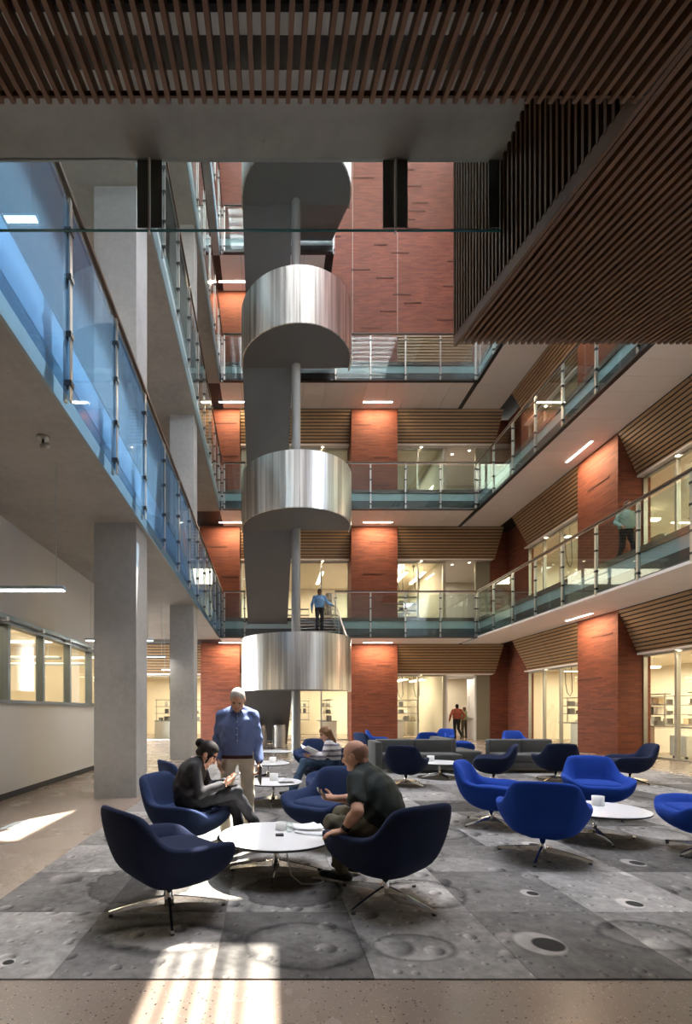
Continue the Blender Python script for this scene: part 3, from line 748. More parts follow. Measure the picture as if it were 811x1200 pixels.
# ------------------------------------------------------------------ balustrades
def balustrade(label, p0, p1, k, n, gmat, inward, first=True, last=True, group=None, zr=1.09):
    z = FL[k]; p0 = Vector(p0); p1 = Vector(p1); d = (p1-p0); L = d.length; d.normalize()
    nv = Vector((inward[0], inward[1], 0))                     # towards the void
    t = thing('glass_balustrade', label, 'balustrade', (p0.x, p0.y, z))
    ang = math.atan2(d.y, d.x); t.rotation_euler = (0, 0, ang)
    sgn = 1 if (Vector((-d.y, d.x, 0)).dot(nv) > 0) else -1    # local +y side is void?
    h0 = -SD+.09 if inward[0] <= 0 else -SD-.03
    MB().box(-.03, L+.03, -.05, .05, zr-.025, zr+.02).build('handrail', 'wood_rail', t)
    MB().box(0, L, -.012, .012, zr-.06, zr-.025).build('rail_bracket', 'post', t)
    me = MB().box(-.028, .028, -.012, .012, h0-.06, zr-.03).box(-.028, .028, sgn*.05-.008, sgn*.05+.008, h0-.06, zr-.1).mesh('post'); me.materials.append(M['post'])
    mc = MB().box(-.04, .04, min(0, sgn*.07), max(0, sgn*.07), 0, .05).mesh('clamp'); mc.materials.append(M['dark_metal'])
    s = L/n
    mp = MB().box(.012, s-.012, sgn*.025-.006, sgn*.025+.006, h0, zr-.14).mesh('glass_panel'); mp.materials.append(M[gmat])
    for i in range(n+1):
        if (i > 0 or first) and (i < n or last):
            o = link('post', me, None, t); o.location.x = i*s
            for zz in (h0+.08, h0+1.55) if k > 2 else (h0+.08, h0+.55, h0+1.1, h0+1.55):
                c = link('clamp', mc, None, o); c.location.z = zz
        if i < n:
            o = link('glass_panel', mp, None, t); o.location.x = i*s
    return t
lv = ['', 'second', 'third', 'fourth', 'fifth']
for k in (1, 2, 3):
    balustrade('glass balustrade of the %s floor gallery in front of the brick pillars' % lv[k], (XR, YB-.02, 0), (XR, 8.7, 0), k, 8, 'glass', (-1, 0))
    balustrade('glass balustrade across the back on the %s floor, right of the stair' % lv[k], (2.85, YB-.02, 0), (XR-.12, YB-.02, 0), k, 4, 'glass', (0, -1))
for k in (1, 2, 3, 4):
    balustrade('glass balustrade of the %s floor gallery in front of the concrete columns' % lv[k], (XL+.09, .4, 0), (XL+.09, YB, 0), k, 14, 'glass_blue' if k == 1 else 'glass', (1, 0))
    balustrade('short glass balustrade across the back on the %s floor, left of the stair' % lv[k], (XL+.22, YB-.02, 0), (-.98, YB-.02, 0), k, 1, 'glass', (0, -1))
balustrade('short glass balustrade on the fifth floor right of the stair head', (2.75, YB-.02, 0), (2.8, YW-.1, 0), 4, 1, 'glass', (1, 0))
# ------------------------------------------------------------------ stair with steel drum landings
CX, CY, RD = .93, 16.2, 1.80
YL = 16.35                                          # where the flights meet the landings
st = thing('staircase', 'grey switchback stair with rounded stainless steel landings around a central pole', 'staircase', (CX, CY, 0))
def stp(mb, name, mat, smooth=False, parent=None):
    mb.v = [(x-CX, y-CY, z) for x, y, z in mb.v] if parent is None else mb.v
    o = mb.build(name, mat, parent or st)
    if smooth: autosmooth(o.data, 30)
    return o
stp(MB().tube([(CX, CY+.05, 0), (CX, CY+.05, 26.5)], .15, 20), 'pole', 'pole', True)
NR = 16
for k in range(4):
    zl = FL[k]+2.68
    # parapet: four curved panels round the half circle, a straight tail on each side
    a0, a1 = PI, 2*PI
    for q in range(4):
        m = MB(); n = 10
        s0 = a0+(a1-a0)*q/4+.004; s1 = a0+(a1-a0)*(q+1)/4-.004
        for i in range(n+1):
            a = s0+(s1-s0)*i/n
            for r, z in ((RD, zl-.65), (RD, zl+1.05), (RD-.04, zl+1.05), (RD-.04, zl-.65)):
                m.v.append((CX+r*math.cos(a), CY+r*math.sin(a), z))
        for i in range(n):
            for j in range(4):
                j2 = (j+1) % 4; m.f.append((i*4+j, (i+1)*4+j, (i+1)*4+j2, i*4+j2))
        m.f.append((0, 1, 2, 3)); m.f.append((n*4+3, n*4+2, n*4+1, n*4))
        o = stp(m, 'drum_panel', 'drum', True)
    for sx in (-1, 1):
        xx = CX+sx*(RD-.02)
        stp(MB().box(xx-.02, xx+.02, CY+.005, YL+.1, zl-.65, zl+1.05), 'drum_panel', 'drum')
    half = [(CX+(RD-.05)*math.cos(PI+PI*i/24), CY+(RD-.05)*math.sin(PI+PI*i/24)) for i in range(25)]
    stp(MB().prism(half+[(CX+RD-.05, YL), (CX-RD+.05, YL)], zl-.62, zl-.56), 'landing_underside', 'stair_grey')
    stp(MB().prism(half+[(CX+RD-.05, YL), (CX-RD+.05, YL)], zl-.12, zl), 'landing', 'stair_grey')
    for (x0, x1, za, ya, zb_, yb) in ((CX-RD+.03, CX-.12, zl, YL, FL[k], YB+.08), (CX+.12, CX+RD-.03, zl, YL, FL[k+1], YB+.08)):
        if k == 3 and x0 > CX: pass
        d = -1 if zb_ < za else 1
        # underside plate
        m = MB()
        for (y, z) in ((ya, za-.58 if d > 0 else za-.58), (yb, zb_-.30 if d > 0 else zb_-.02)):
            zz = z if d > 0 or y == ya else max(z-.25, FL[k]+.02 if k == 0 else z-.25)
            m.v += [(x0, y, zz), (x1, y, zz), (x1, y, zz+.06), (x0, y, zz+.06)]
        m.f = [(3,2,1,0), (4,5,6,7), (0,1,5,4), (1,2,6,5), (2,3,7,6), (3,0,4,7)]
        stp(m, 'flight_underside', 'stair_grey')
        for xx in (x0-.005, x1-.025):
            m = MB()
            for (y, z) in ((ya, za), (yb, zb_)):
                lo = -.60 if y == ya else -.30
                if k == 0 and z == 0: lo = 0
                m.v += [(xx, y, z+lo), (xx+.03, y, z+lo), (xx+.03, y, z+.12), (xx, y, z+.12)]
            m.f = [(3,2,1,0), (4,5,6,7), (0,1,5,4), (1,2,6,5), (2,3,7,6), (3,0,4,7)]
            stp(m, 'stringer', 'stair_grey')
        for i in range(NR-1):
            f = (i+1)/NR; y = ya+(yb-ya)*f; z = za+(zb_-za)*f
            g = (yb-ya)/NR
            o = stp(MB().box(x0+.03, x1-.03, y-g*(1 if d > 0 else .0)-(0 if d > 0 else 0), y+g*(.1 if d > 0 else 1.1), z-.04, z), 'tread', 'steel')
        # guard on the open side: sloping handrail, posts and glass
        xo = x1-.01 if x1 > CX+1 else x0+.01
        A = Vector((xo, ya, za)); B = Vector((xo, yb, zb_))
        stp(MB().bar(A+Vector((0, 0, 1.0)), B+Vector((0, 0, 1.0)), .05, .05), 'handrail', 'post')
        m = MB(); m.v = [(xo-.006, ya, za+.14), (xo+.006, ya, za+.14), (xo+.006, ya, za+.93), (xo-.006, ya, za+.93), (xo-.006, yb, zb_+.14), (xo+.006, yb, zb_+.14), (xo+.006, yb, zb_+.93), (xo-.006, yb, zb_+.93)]
        m.f = [(3,2,1,0), (4,5,6,7), (0,1,5,4), (1,2,6,5), (2,3,7,6), (3,0,4,7)]
        stp(m, 'guard_glass', 'glass')
        for f in (.25, .5, .75, 1.0):
            p = A.lerp(B, f); stp(MB().box(p.x-.02, p.x+.02, p.y-.02, p.y+.02, p.z, p.z+1.0), 'guard_post', 'post')

# ------------------------------------------------------------------ lamps
def linear_light(label, x, y, z, L, axis, power, grp):
    t = thing('linear_light', label, 'light', (x, y, z), 0 if axis == 'x' else PI/2, grp)
    MB().box(-L/2-.02, L/2+.02, -.05, .05, -.012, .0).build('trim', 'lab_white', t)
    MB().box(-L/2, L/2, -.04, .04, -.02, -.012).build('diffuser', 'lamp_cool', t)
    area('lamp', (0, 0, -.03), (0, 0, 0), L, .08, power, (1, .74, .48), t)
for k in range(3):
    z = FL[k+1]-SD
    linear_light('slim light line in the soffit before the brick pillar right of the stair, %s floor' % nms[k], 4.95, 22.1, z, 1.3, 'x', 80, None)
    linear_light('slim light line in the soffit before the brick pillar near the concrete column, %s floor' % nms[k], -1.55, 22.1, z, 1.3, 'x', 80, None)
    linear_light('slim light line in the soffit before the side brick pillar, %s floor' % nms[k], 10.2, 16.1, z, 1.3, 'y', 80, None)
linear_light('slim light line in the soffit under the fifth floor behind the stair', -1.55, 22.1, FL[4]-SD, 1.3, 'x', 60, None)
md = MB().lathe([(.0, -.004), (.055, -.004)], 16).mesh('lens'); md.materials.append(M['lamp_warm'])
mr = MB().lathe([(.055, -.002), (.058, -.01), (.08, -.01), (.082, 0)], 16).mesh('ring'); mr.materials.append(M['lab_white'])
def downlight(x, y, z, power, lab):
    t = thing('downlight', lab, 'light', (x, y, z), group='recessed downlights')
    link('ring', mr, None, t); link('lens', md, None, t); spot('lamp', (0, 0, -.03), power, (1, .80, .55), 95, t)
for k in range(3):
    zb = FL[k+1]-SD-.01-SB
    for x in (.2, 2.6, 7.3): downlight(x, YW+LEAN+.13, zb, 14, 'round recessed downlight under the back slat panels, %s floor' % nms[k])
    for y in (10.7, 13.7, 18.0, 20.2): downlight(XW+LEAN+.12, y, zb, 14, 'round recessed downlight under the side slat panels, %s floor' % nms[k])
    downlight(9.05, YG+.6, zb+.05, 14, 'round recessed downlight in the corner corridor, %s floor' % nms[k])
    downlight(9.75, YG+.25, zb+.05, 14, 'round recessed downlight in the corner corridor, %s floor' % nms[k])
def pendant(label, x0, x1, y, z, zt, p):
    t = thing('pendant_light', label, 'light', ((x0+x1)/2, y, z)); L = (x1-x0)/2
    m = MB().box(-L, L, -.055, .055, .015, .06).mesh('housing'); m = bevel(m, .012, 1); link('housing', m, 'lamp_body', t)
    o = MB().box(-L+.03, L-.03, -.045, .045, .006, .016).build('louver_grid', 'lamp_cool', t)
    for i in range(18):
        xx = -L+.06+(2*L-.12)*i/17; MB().box(xx-.004, xx+.004, -.045, .045, -.002, .012).build('grid_blade', 'lamp_body', t)
    for sx in (-1, 1): MB().tube([(sx*(L-.12), 0, .05), (sx*(L-.12), 0, zt-z)], .004, 6).build('suspension_wire', 'lamp_body', t)
    area('lamp', (0, 0, -.02), (0, 0, 0), 2*L, .15, p, (1, .93, .82), t)
pendant('long slim pendant lamp in the corridor in front of the window band', -3.95, -2.47, 6.0, 2.86, FL[1]-SD-.05, 10)
pendant('slim pendant lamp in the corridor, hanging behind the first concrete column', -3.95, -2.47, 10.6, 2.90, FL[1]-SD-.05, 10)
pendant('slim pendant lamp in the corridor close to the second concrete column', -3.95, -2.87, 13.8, 2.90, FL[1]-SD-.05, 10)
pendant('slim pendant lamp near the end of the corridor, beyond both concrete columns', -3.95, -2.87, 18.2, 2.90, FL[1]-SD-.05, 10)
pendant('long slim pendant lamp on the second floor behind the blue balustrade glass', -4.5, -3.2, 6.85, FL[1]+2.9, FL[2]-SD-.05, 26)
pendant('slim pendant lamp on the second floor beyond the first concrete column', -4.5, -3.2, 11.4, FL[1]+2.9, FL[2]-SD-.05, 26)
# small surveillance camera under the left gallery
t = thing('security_camera', 'small metal spot camera mounted under the concrete gallery', 'camera', (-2.49, 5.43, FL[1]-SD-.05))
MB().lathe([(0, 0), (.07, 0), (.07, -.015), (.045, -.03), (0, -.03)], 20).build('mount', 'post', t, True)
MB().tube([(0, 0, -.03), (0, 0, -.07), (.03, -.02, -.10)], .012, 8).build('arm', 'dark_metal', t, True)
MB().tube([(-.02, .03, -.085), (.07, -.06, -.13), (.09, -.08, -.14)], [.03, .034, .03], 12).build('head', 'post', t, True)

# ------------------------------------------------------------------ corridor door
t = thing('door', 'white door leaf standing open at the corner corridor', 'door', (10.0, YG+.16, 0))
link('leaf', bevel(MB().box(-.025, .025, 0, .92, .01, 2.95).mesh('leaf'), .006, 1), 'door_white', t)
MB().box(-.06, -.05, .62, .65, 1.45, 2.1).box(-.06, -.02, .62, .65, 1.45, 1.48).box(-.06, -.02, .62, .65, 2.07, 2.1).build('pull_handle', 'steel', t)
MB().box(-.07, -.045, .08, .85, .98, 1.03).box(-.07, -.02, .78, .88, .92, 1.10).build('push_bar', 'steel', t)
struct('trim_1', MB().box(8.52, 8.60, YG-.02, YG+.14, 0, 3.0).box(9.9, 9.98, YG-.02, YG+.14, 0, 3.0).box(8.52, 9.98, YG-.02, YG+.14, 3.0, 3.06), 'door_white', 'white frame of the corridor door')

# ------------------------------------------------------------------ laboratories
def lab_bench(label, x, y, z, rz, L=2.4, grp=None):
    t = thing('lab_bench', label, 'bench', (x, y, z), rz, grp)
    MB().box(-L/2, L/2, -.4, .4, .86, .90).build('worktop', 'lab_grey', t)
    for i in range(int(L/.8)):
        a = -L/2+i*.8
        c = MB().box(a+.02, a+.78, -.36, .36, .0, .858).build('cabinet', 'lab_white', t)
        for q in range(3): MB().box(a+.05, a+.75, -.375, -.36, .11+.25*q, .33+.25*q).build('drawer', 'lab_white', c)
    for sx in (-1, 0, 1): MB().box(sx*(L/2-.03)-.02, sx*(L/2-.03)+.02, -.02, .02, .90, 2.0).build('upright', 'steel', t)
    for zz in (1.25, 1.6, 1.95): MB().box(-L/2, L/2, -.17, .17, zz, zz+.03).build('shelf', 'lab_grey', t)
    return t
def shelf_box(x, y, z, w, d, h, mat, lab):
    o = link('storage_box', bevel(MB().box(-w/2, w/2, -d/2, d/2, 0, h).mesh('storage_box'), .008, 1), mat)
    o.location = (x, y, z); tag(o, lab, 'box', 'boxes on lab shelves')
rb = random.Random(11)
for k in range(2):
    z = FL[k]; nm = nms[k]
    for i, (x, y, rz) in enumerate(((6.6, 25.6, 0), (6.9, 28.0, 0), (1.2, 28.6, 0), (3.1, 25.9, PI/2), (-4.6, 25.4, 0), (13.3, 20.6, PI/2), (13.3, 17.6, PI/2), (15.6, 18.8, PI/2), (13.1, 13.9, PI/2), (15.7, 12.5, PI/2))):
        where = ['right of the brick pillar', 'deep in the room right of the pillar', 'at the far wall behind the stair', 'end on behind the stair', 'beyond the concrete columns', 'near the inner brick corner', 'just past the side brick pillar', 'at the back of the side laboratory', 'on the near side of the side brick pillar', 'deep in the near side laboratory'][i]
        lab_bench('laboratory bench with shelves %s, %s floor' % (where, nm), x, y, z, rz)
        cells = [(u_, s_) for u_ in (-.93, -.63, -.33, .33, .63, .93) for s_ in (.90, 1.28, 1.63)]; rb.shuffle(cells)
        for u, sz in cells[:11]:
            w = rb.uniform(.14, .27); h = rb.uniform(.12, .27)
            xx, yy = (x+u, y) if rz == 0 else (x, y+u); mq = rb.choice(('lab_white', 'lab_wood', 'lab_grey', 'lab_dark', 'lab_grey'))
            shelf_box(xx, yy, z+sz, w if rz == 0 else .26, .26 if rz == 0 else w, h, mq, '%s box on the bench %s, %s floor' % (dict(lab_white='cream', lab_wood='tan', lab_grey='grey', lab_dark='black')[mq], where, nm))
    # hanging service cords
    for i, (x, y) in enumerate(((7.3, 24.6), (6.5, 24.7), (12.4, 19.0), (12.3, 20.3), (12.3, 13.2), (-4.9, 24.4), (-4.4, 24.5))):
        pts = [(0, 0, 3.3), (.02, 0, 2.5), (.10, .02, 2.15), (.22, .02, 2.0), (.30, .02, 2.2), (.28, .0, 2.6), (.25, 0, 3.3)]
        t = thing('service_cord', 'looped dark cord hanging behind glass %s, %s floor' % (('right of the brick pillar', 'right of the brick pillar', 'past the side brick pillar', 'past the side brick pillar', 'on the near side of the side pillar', 'beyond the columns', 'beyond the columns')[i], nm), 'cord', (x, y, z), group='hanging service cords')
        MB().tube(pts, .016, 6).build('cord', 'lab_dark', t, True); MB().box(-.05, .05, -.05, .05, 3.22, 3.35).build('ceiling_plate', 'steel', t)
    # ceiling strip lamps of the labs
    for i, (x, y, ax) in enumerate(((.6, 25.6, 'y'), (2.7, 25.6, 'y'), (6.9, 25.6, 'y'), (7.8, 25.6, 'y'), (-4.4, 25.6, 'y'), (13.0, 19.5, 'x'), (13.0, 17.8, 'x'), (13.0, 13.6, 'x'), (13.0, 12.0, 'x'))):
        t = thing('strip_lamp', 'bright strip lamp hanging behind the lab glass %s, %s floor' % (('behind the stair', 'behind the stair', 'right of the brick pillar', 'right of the brick pillar', 'beyond the columns', 'past the side brick pillar', 'past the side brick pillar', 'nearer than the side pillar', 'nearer than the side pillar')[i], nm), 'light', (x, y, z+2.95), 0 if ax == 'x' else PI/2, 'strip lamps in the laboratories')
        MB().box(-1.2, 1.2, -.09, .09, .02, .08).build('housing', 'lab_white', t); MB().box(-1.18, 1.18, -.08, .08, .0, .02).build('diffuser', 'lamp_lab', t)
        for sx in (-1, 1): MB().tube([(sx, 0, .06), (sx, 0, .40)], .006, 6).build('suspension_wire', 'lab_grey', t)
t = thing('drawer_cart', 'cream drawer cart on castors behind the glass near the side brick pillar', 'cart', (12.2, 14.3, 0))
link('body', bevel(MB().box(-.25, .25, -.3, .3, .08, .68).mesh('body'), .01, 1), 'lab_white', t)
for q in range(3): MB().box(-.262, -.25, -.27, .27, .11+.19*q, .28+.19*q).build('drawer', 'lab_white', t)
for sx in (-1, 1):
    for sy in (-1, 1): MB().tube([(sx*.18-.012, sy*.22, .04), (sx*.18+.012, sy*.22, .04)], .04, 12).build('castor', 'lab_dark', t)
# waste bins under the stair
for i, x in enumerate((-.28, .42)):
    t = thing('waste_bin', 'ribbed stainless waste bin under the stair' + (', next to the pole' if i else ', away from the pole'), 'bin', (x, 18.6, 0), group='ribbed steel bins under the stair')
    prof = [(0, 0), (.24, 0)]
    for q in range(24): prof += [(.255, .03+q*.034), (.238, .047+q*.034)]
    prof += [(.25, .86), (.20, .90)]
    MB().lathe(prof, 28).build('body', 'steel', t, True); MB().lathe([(.20, .90), (.19, .84), (0, .84)], 28).build('opening', 'black', t, True)

# ------------------------------------------------------------------ carpet of printed tiles
TW = .845; X0C, Y0C = -1.98, 2.55
t = sthing('carpet', 'grey carpet printed with a cratered landscape, laid in large square tiles', 'carpet')
ctm = bpy.data.meshes.new('carpet_tile'); m = MB().box(.0015, TW-.0015, .0015, TW-.0015, 0.0, .008); ctm.from_pydata(m.v, [], m.f); ctm.materials.append(M['carpet'])
for i in range(13):
    for j in range(13):
        o = link('carpet_tile', ctm, None, t); o.location = (X0C+i*TW, Y0C+j*TW, 0)
CZ = .008

# ------------------------------------------------------------------ lounge chairs
def cat_closed(P, n):
    P = [np.array(p, float) for p in P]; out = []; N_ = len(P)
    for i in range(N_):
        p0, p1, p2, p3 = P[i-1], P[i], P[(i+1) % N_], P[(i+2) % N_]
        for q in range(n):
            t_ = q/n
            out.append(.5*((2*p1)+(-p0+p2)*t_+(2*p0-5*p1+4*p2-p3)*t_**2+(-p0+3*p1-3*p2+p3)*t_**3))
    return out
def full(h): return h+[(-x, y, z) for (x, y, z) in h[-2:0:-1]]
def chair_shell():
    rim  = [(0, .40, .395), (.25, .40, .40), (.41, .33, .475), (.465, .14, .50), (.45, -.12, .50), (.395, -.27, .545), (.325, -.375, .685), (.25, -.43, .735), (0, -.46, .745)]
    mid  = [(0, .385, .31), (.23, .38, .315), (.375, .30, .345), (.425, .09, .37), (.40, -.11, .375), (.355, -.255, .405), (.295, -.355, .49), (.22, -.40, .53), (0, -.425, .54)]
    low  = [(0, .28, .225), (.15, .275, .225), (.265, .205, .235), (.305, .04, .245), (.295, -.10, .25), (.26, -.21, .27), (.21, -.295, .315), (.145, -.33, .34), (0, -.345, .345)]
    bot  = [(0, .12, .185), (.07, .12, .185), (.115, .085, .185), (.13, .01, .185), (.13, -.05, .187), (.115, -.11, .192), (.09, -.15, .20), (.055, -.165, .205), (0, -.17, .205)]
    rin  = [(0, .375, .425), (.23, .375, .43), (.365, .30, .495), (.41, .11, .52), (.39, -.10, .52), (.34, -.225, .56), (.285, -.32, .695), (.21, -.372, .735), (0, -.40, .745)]
    inm  = [(0, .34, .43), (.21, .335, .43), (.30, .27, .455), (.335, .09, .47), (.315, -.09, .475), (.275, -.20, .50), (.24, -.285, .575), (.18, -.32, .60), (0, -.34, .605)]
    seat = [(0, .26, .425), (.16, .255, .425), (.245, .20, .42), (.27, .06, .40), (.255, -.09, .395), (.225, -.19, .40), (.185, -.245, .41), (.13, -.265, .415), (0, -.275, .415)]
    cen  = [(0, .10, .415), (.06, .10, .415), (.10, .06, .41), (.11, 0, .405), (.10, -.06, .405), (.08, -.10, .405), (.05, -.12, .405), (.03, -.13, .405), (0, -.13, .405)]
    rings = [cat_closed(full(r), 4) for r in (bot, low, mid, rim, rin, inm, seat, cen)]
    # refine between rings
    R2 = []; K = len(rings)
    for i in range(K-1):
        p0 = rings[max(i-1, 0)]; p1 = rings[i]; p2 = rings[i+1]; p3 = rings[min(i+2, K-1)]
        for q in range(4):
            t_ = q/4
            R2.append([.5*((2*b)+(-a+c)*t_+(2*a-5*b+4*c-d)*t_**2+(-a+3*b-3*c+d)*t_**3) for a, b, c, d in zip(p0, p1, p2, p3)])
    R2.append(rings[-1])
    m = MB(); n = len(R2[0])
    for r in R2: m.v += [(p[0]*.87, p[1]*.92, p[2]) for p in r]
    for i in range(len(R2)-1):
        for j in range(n):
            j2 = (j+1) % n; m.f.append((i*n+j, i*n+j2, (i+1)*n+j2, (i+1)*n+j))
    m.f.append(tuple(range(n))); m.f.append(tuple((len(R2)-1)*n+j for j in range(n))[::-1])
    return autosmooth(m.mesh('shell'), 60)
SHELL = chair_shell()
def star_leg(r):
    m = MB(); pr = []
    for f, w_, z0, z1 in ((0.0, .028, .055, .105), (.35, .024, .05, .085), (.8, .02, .028, .052), (1.0, .016, .014, .034)):
        x = .03+f*(r-.03); pr.append((x, w_, z0, z1))
    for x, w_, z0, z1 in pr: m.v += [(x, -w_/1.6, z0), (x, w_/1.6, z0), (x, w_/2.4, z1), (x, -w_/2.4, z1)]
    for i in range(3):
        for j in range(4): j2 = (j+1) % 4; m.f.append((i*4+j, i*4+j2, (i+1)*4+j2, (i+1)*4+j))
    m.f += [(3,2,1,0), (12,13,14,15)]
    return autosmooth(m.mesh('leg'), 50)
LEG = star_leg(.40); LEG.materials.append(M['chrome'])
GLIDE = MB().lathe([(0, 0), (.016, 0), (.014, .018), (0, .018)], 10).mesh('glide', True); GLIDE.materials.append(M['lab_dark'])
POST = MB().lathe([(0, .04), (.036, .04), (.036, .10), (.026, .115), (.026, .20), (0, .20)], 18).mesh('column', True); POST.materials.append(M['chrome'])
PIPE = {}
def seat_pad():
    m = MB(); rings = []
    for s, z in ((.96, .40), (1.0, .418), (.97, .436), (.80, .446), (.4, .448)):
        h = [(0, .335, 0), (.19, .33, 0), (.275, .25, 0), (.295, .06, 0), (.28, -.10, 0), (.24, -.20, 0), (.17, -.255, 0), (.09, -.27, 0), (0, -.275, 0)]
        rings.append([(p[0]*s*.88, ((p[1]-.03)*s+.03)*.92, z+.0+.012*math.cos(p[1]*3)) for p in cat_closed(full(h), 3)])
    n = len(rings[0])
    for r in rings: m.v += r
    for i in range(len(rings)-1):
        for j in range(n): j2 = (j+1) % n; m.f.append((i*n+j, i*n+j2, (i+1)*n+j2, (i+1)*n+j))
    m.f.append(tuple((len(rings)-1)*n+j for j in range(n)))
    m.f.append(tuple(range(n))[::-1])
    return autosmooth(m.mesh('seat_cushion'), 60)
PAD = seat_pad()
SH = {}; PD = {}
for c in ('navy', 'navy_dark', 'royal'):
    SH[c] = SHELL.copy(); SH[c].materials.append(M[c]); PD[c] = PAD.copy(); PD[c].materials.append(M[c])
def rz_of(dx, dy): return math.atan2(-dx, dy)
def lounge_chair(x, y, d, col, label, base=.3):
    z = CZ
    t = thing('lounge_chair', label, 'chair', (x, y, z), rz_of(*d), 'swivel lounge chairs')
    link('shell', SH[col], None, t); link('seat_cushion', PD[col], None, t); link('column', POST, None, t)
    for q in range(4):
        o = link('leg', LEG, None, t); o.rotation_euler = (0, 0, base+q*PI/2-rz_of(*d))
        g = link('glide', GLIDE, None, o); g.location = (.385, 0, 0)
    return t
T1 = (.07, 4.24)
lounge_chair(-.69, 3.42, (.74, .67), 'navy_dark', 'empty navy chair turned sideways, next to the seated woman with the phone', .25)
lounge_chair(-.80, 4.84, (.93, -.37), 'navy', 'navy chair in which the woman with the phone sits', .5)
lounge_chair(.87, 3.62, (-.50, .87), 'navy_dark', 'navy chair in which the bald man sits', .74)
lounge_chair(.60, 5.20, (-.62, -.78), 'navy', 'empty navy chair across the low table from the bald man', .4)
lounge_chair(.92, 6.75, (-1, -.1), 'navy', 'navy chair half hidden behind the empty chair facing the bald man', .2)
lounge_chair(-1.0, 6.45, (.85, .5), 'navy', 'navy chair showing only its back behind the standing man', .2)
lounge_chair(1.02, 8.15, (-.93, -.36), 'navy_dark', 'dark navy chair in which the woman reading papers sits', .4)
lounge_chair(.98, 10.8, (-.3, -.95), 'navy', 'navy chair behind the reading woman, closest to the stair', .1)
lounge_chair(2.74, 6.02, (.80, -.60), 'royal', 'royal blue chair on the side of the low table toward the bald man', .35)
lounge_chair(2.62, 4.68, (.45, .89), 'royal', 'royal blue chair nearest the front edge of the carpet', .9)
lounge_chair(4.38, 6.55, (-.35, -.94), 'royal', 'royal blue chair with its back to the sofas, at the white cup table', .2)
lounge_chair(4.32, 4.80, (-.95, .3), 'royal', 'royal blue chair at the white cup table, on the side toward the lab windows', .3)
lounge_chair(2.60, 9.25, (.45, .9), 'navy_dark', 'dark navy chair turned toward the sofa nearest the bald man', .6)
lounge_chair(4.35, 9.45, (-.9, .4), 'navy_dark', 'dark navy chair in profile between the two grey sofas', .3)
lounge_chair(5.75, 9.8, (.25, .97), 'navy_dark', 'dark navy chair turned toward the sofa by the brick corner', .5)
lounge_chair(7.05, 9.55, (-.95, .25), 'navy_dark', 'dark navy chair in profile near the side brick pillar', .2)
lounge_chair(3.65, 16.2, (.95, -.2), 'royal', 'royal blue chair in profile before the brick pillar right of the stair', .2)
lounge_chair(2.95, 14.3, (.8, .5), 'navy', 'navy chair just visible above the bald man\'s head', .2)
lounge_chair(4.75, 14.8, (.1, 1), 'royal', 'royal blue chair with its back above the grey sofa, before the lab glass', .2)
lounge_chair(6.1, 17.2, (-.7, -.7), 'royal', 'royal blue chair farther back before the lab glass', .2)
lounge_chair(5.45, 13.9, (.95, -.3), 'royal', 'royal blue chair in profile between the sofa and the corridor door', .5)
lounge_chair(7.75, 15.3, (-.1, -1), 'royal', 'royal blue chair behind the sofa before the brick corner', .2)

# ------------------------------------------------------------------ low round tables
def table(x, y, D, label, rot, grp=None):
    t = thing('low_table', label, 'table', (x, y, CZ), rot, grp)
    R = D/2; H = .322
    p = MB().lathe([(0, H-.022), (R-.012, H-.022), (R, H-.012), (R, H-.006), (R-.003, H-.003)], 64).build('edge', 'table_edge', t, True)
    MB().lathe([(R-.003, H-.003), (R-.004, H), (0, H)], 64).build('top', 'table_white', t)
    MB().lathe([(0, .045), (.032, .045), (.032, .10), (.022, .11), (.022, H-.05), (.06, H-.03), (.06, H-.022), (0, H-.022)], 20).build('column', 'chrome', t, True)
    for q in range(4):
        o = link('leg', LEG, None, t); o.rotation_euler = (0, 0, q*PI/2)
        g = link('glide', GLIDE, None, o); g.location = (.385, 0, 0)
    return t
table(T1[0], T1[1], .98, 'round white low table with papers beside the bald man', -.09)
table(.08, 7.45, .88, 'round white low table behind the standing man', -.1)
table(.0, 10.1, .9, 'small white low table beyond the standing man, near the reading woman', .3)
table(.2, 13.0, .9, 'farthest white low table by the stair', .3)
table(3.60, 5.40, 1.02, 'round white low table between the royal blue chairs', -.16)
table(3.58, 10.25, .95, 'round white low table in front of the grey sofas', .2)
table(6.55, 13.2, .95, 'white low table behind the sofas near the corridor door', .2)
TZ = CZ+.322
def cup(x, y, r, h, label):
    t = thing('cup', label, 'cup', (x, y, TZ))
    MB().lathe([(0, 0), (r*.96, 0), (r, .006), (r, h), (r-.006, h), (r-.008, .02), (0, .02)], 28).build('body', 'ceramic', t, True)
    return t
cup(.12, 4.42, .052, .065, 'white round pot on the table beside the bald man')
cup(.09, 7.55, .065, .105, 'white round pot on the table behind the standing man')
cup(.10, 10.2, .07, .11, 'white pot on the small table beyond the standing man')
cup(3.74, 5.56, .062, .105, 'white pot on the table between the royal blue chairs')
cup(3.45, 10.4, .075, .12, 'white pot on the table in front of the grey sofas')
t = thing('drinking_glass', 'small clear glass standing in front of the white pot', 'glass', (.19, 4.34, TZ))
MB().lathe([(0, 0), (.028, 0), (.032, .085), (.029, .085), (.025, .008), (0, .008)], 20).build('body', 'glass_clear', t, True)
o = link('card_holder', bevel(MB().box(-.035, .035, -.025, .025, 0, .018).mesh('card_holder'), .004, 1), 'lab_dark'); o.location = (.10, 4.20, TZ); tag(o, 'small dark box on the table beside the bald man', 'box')
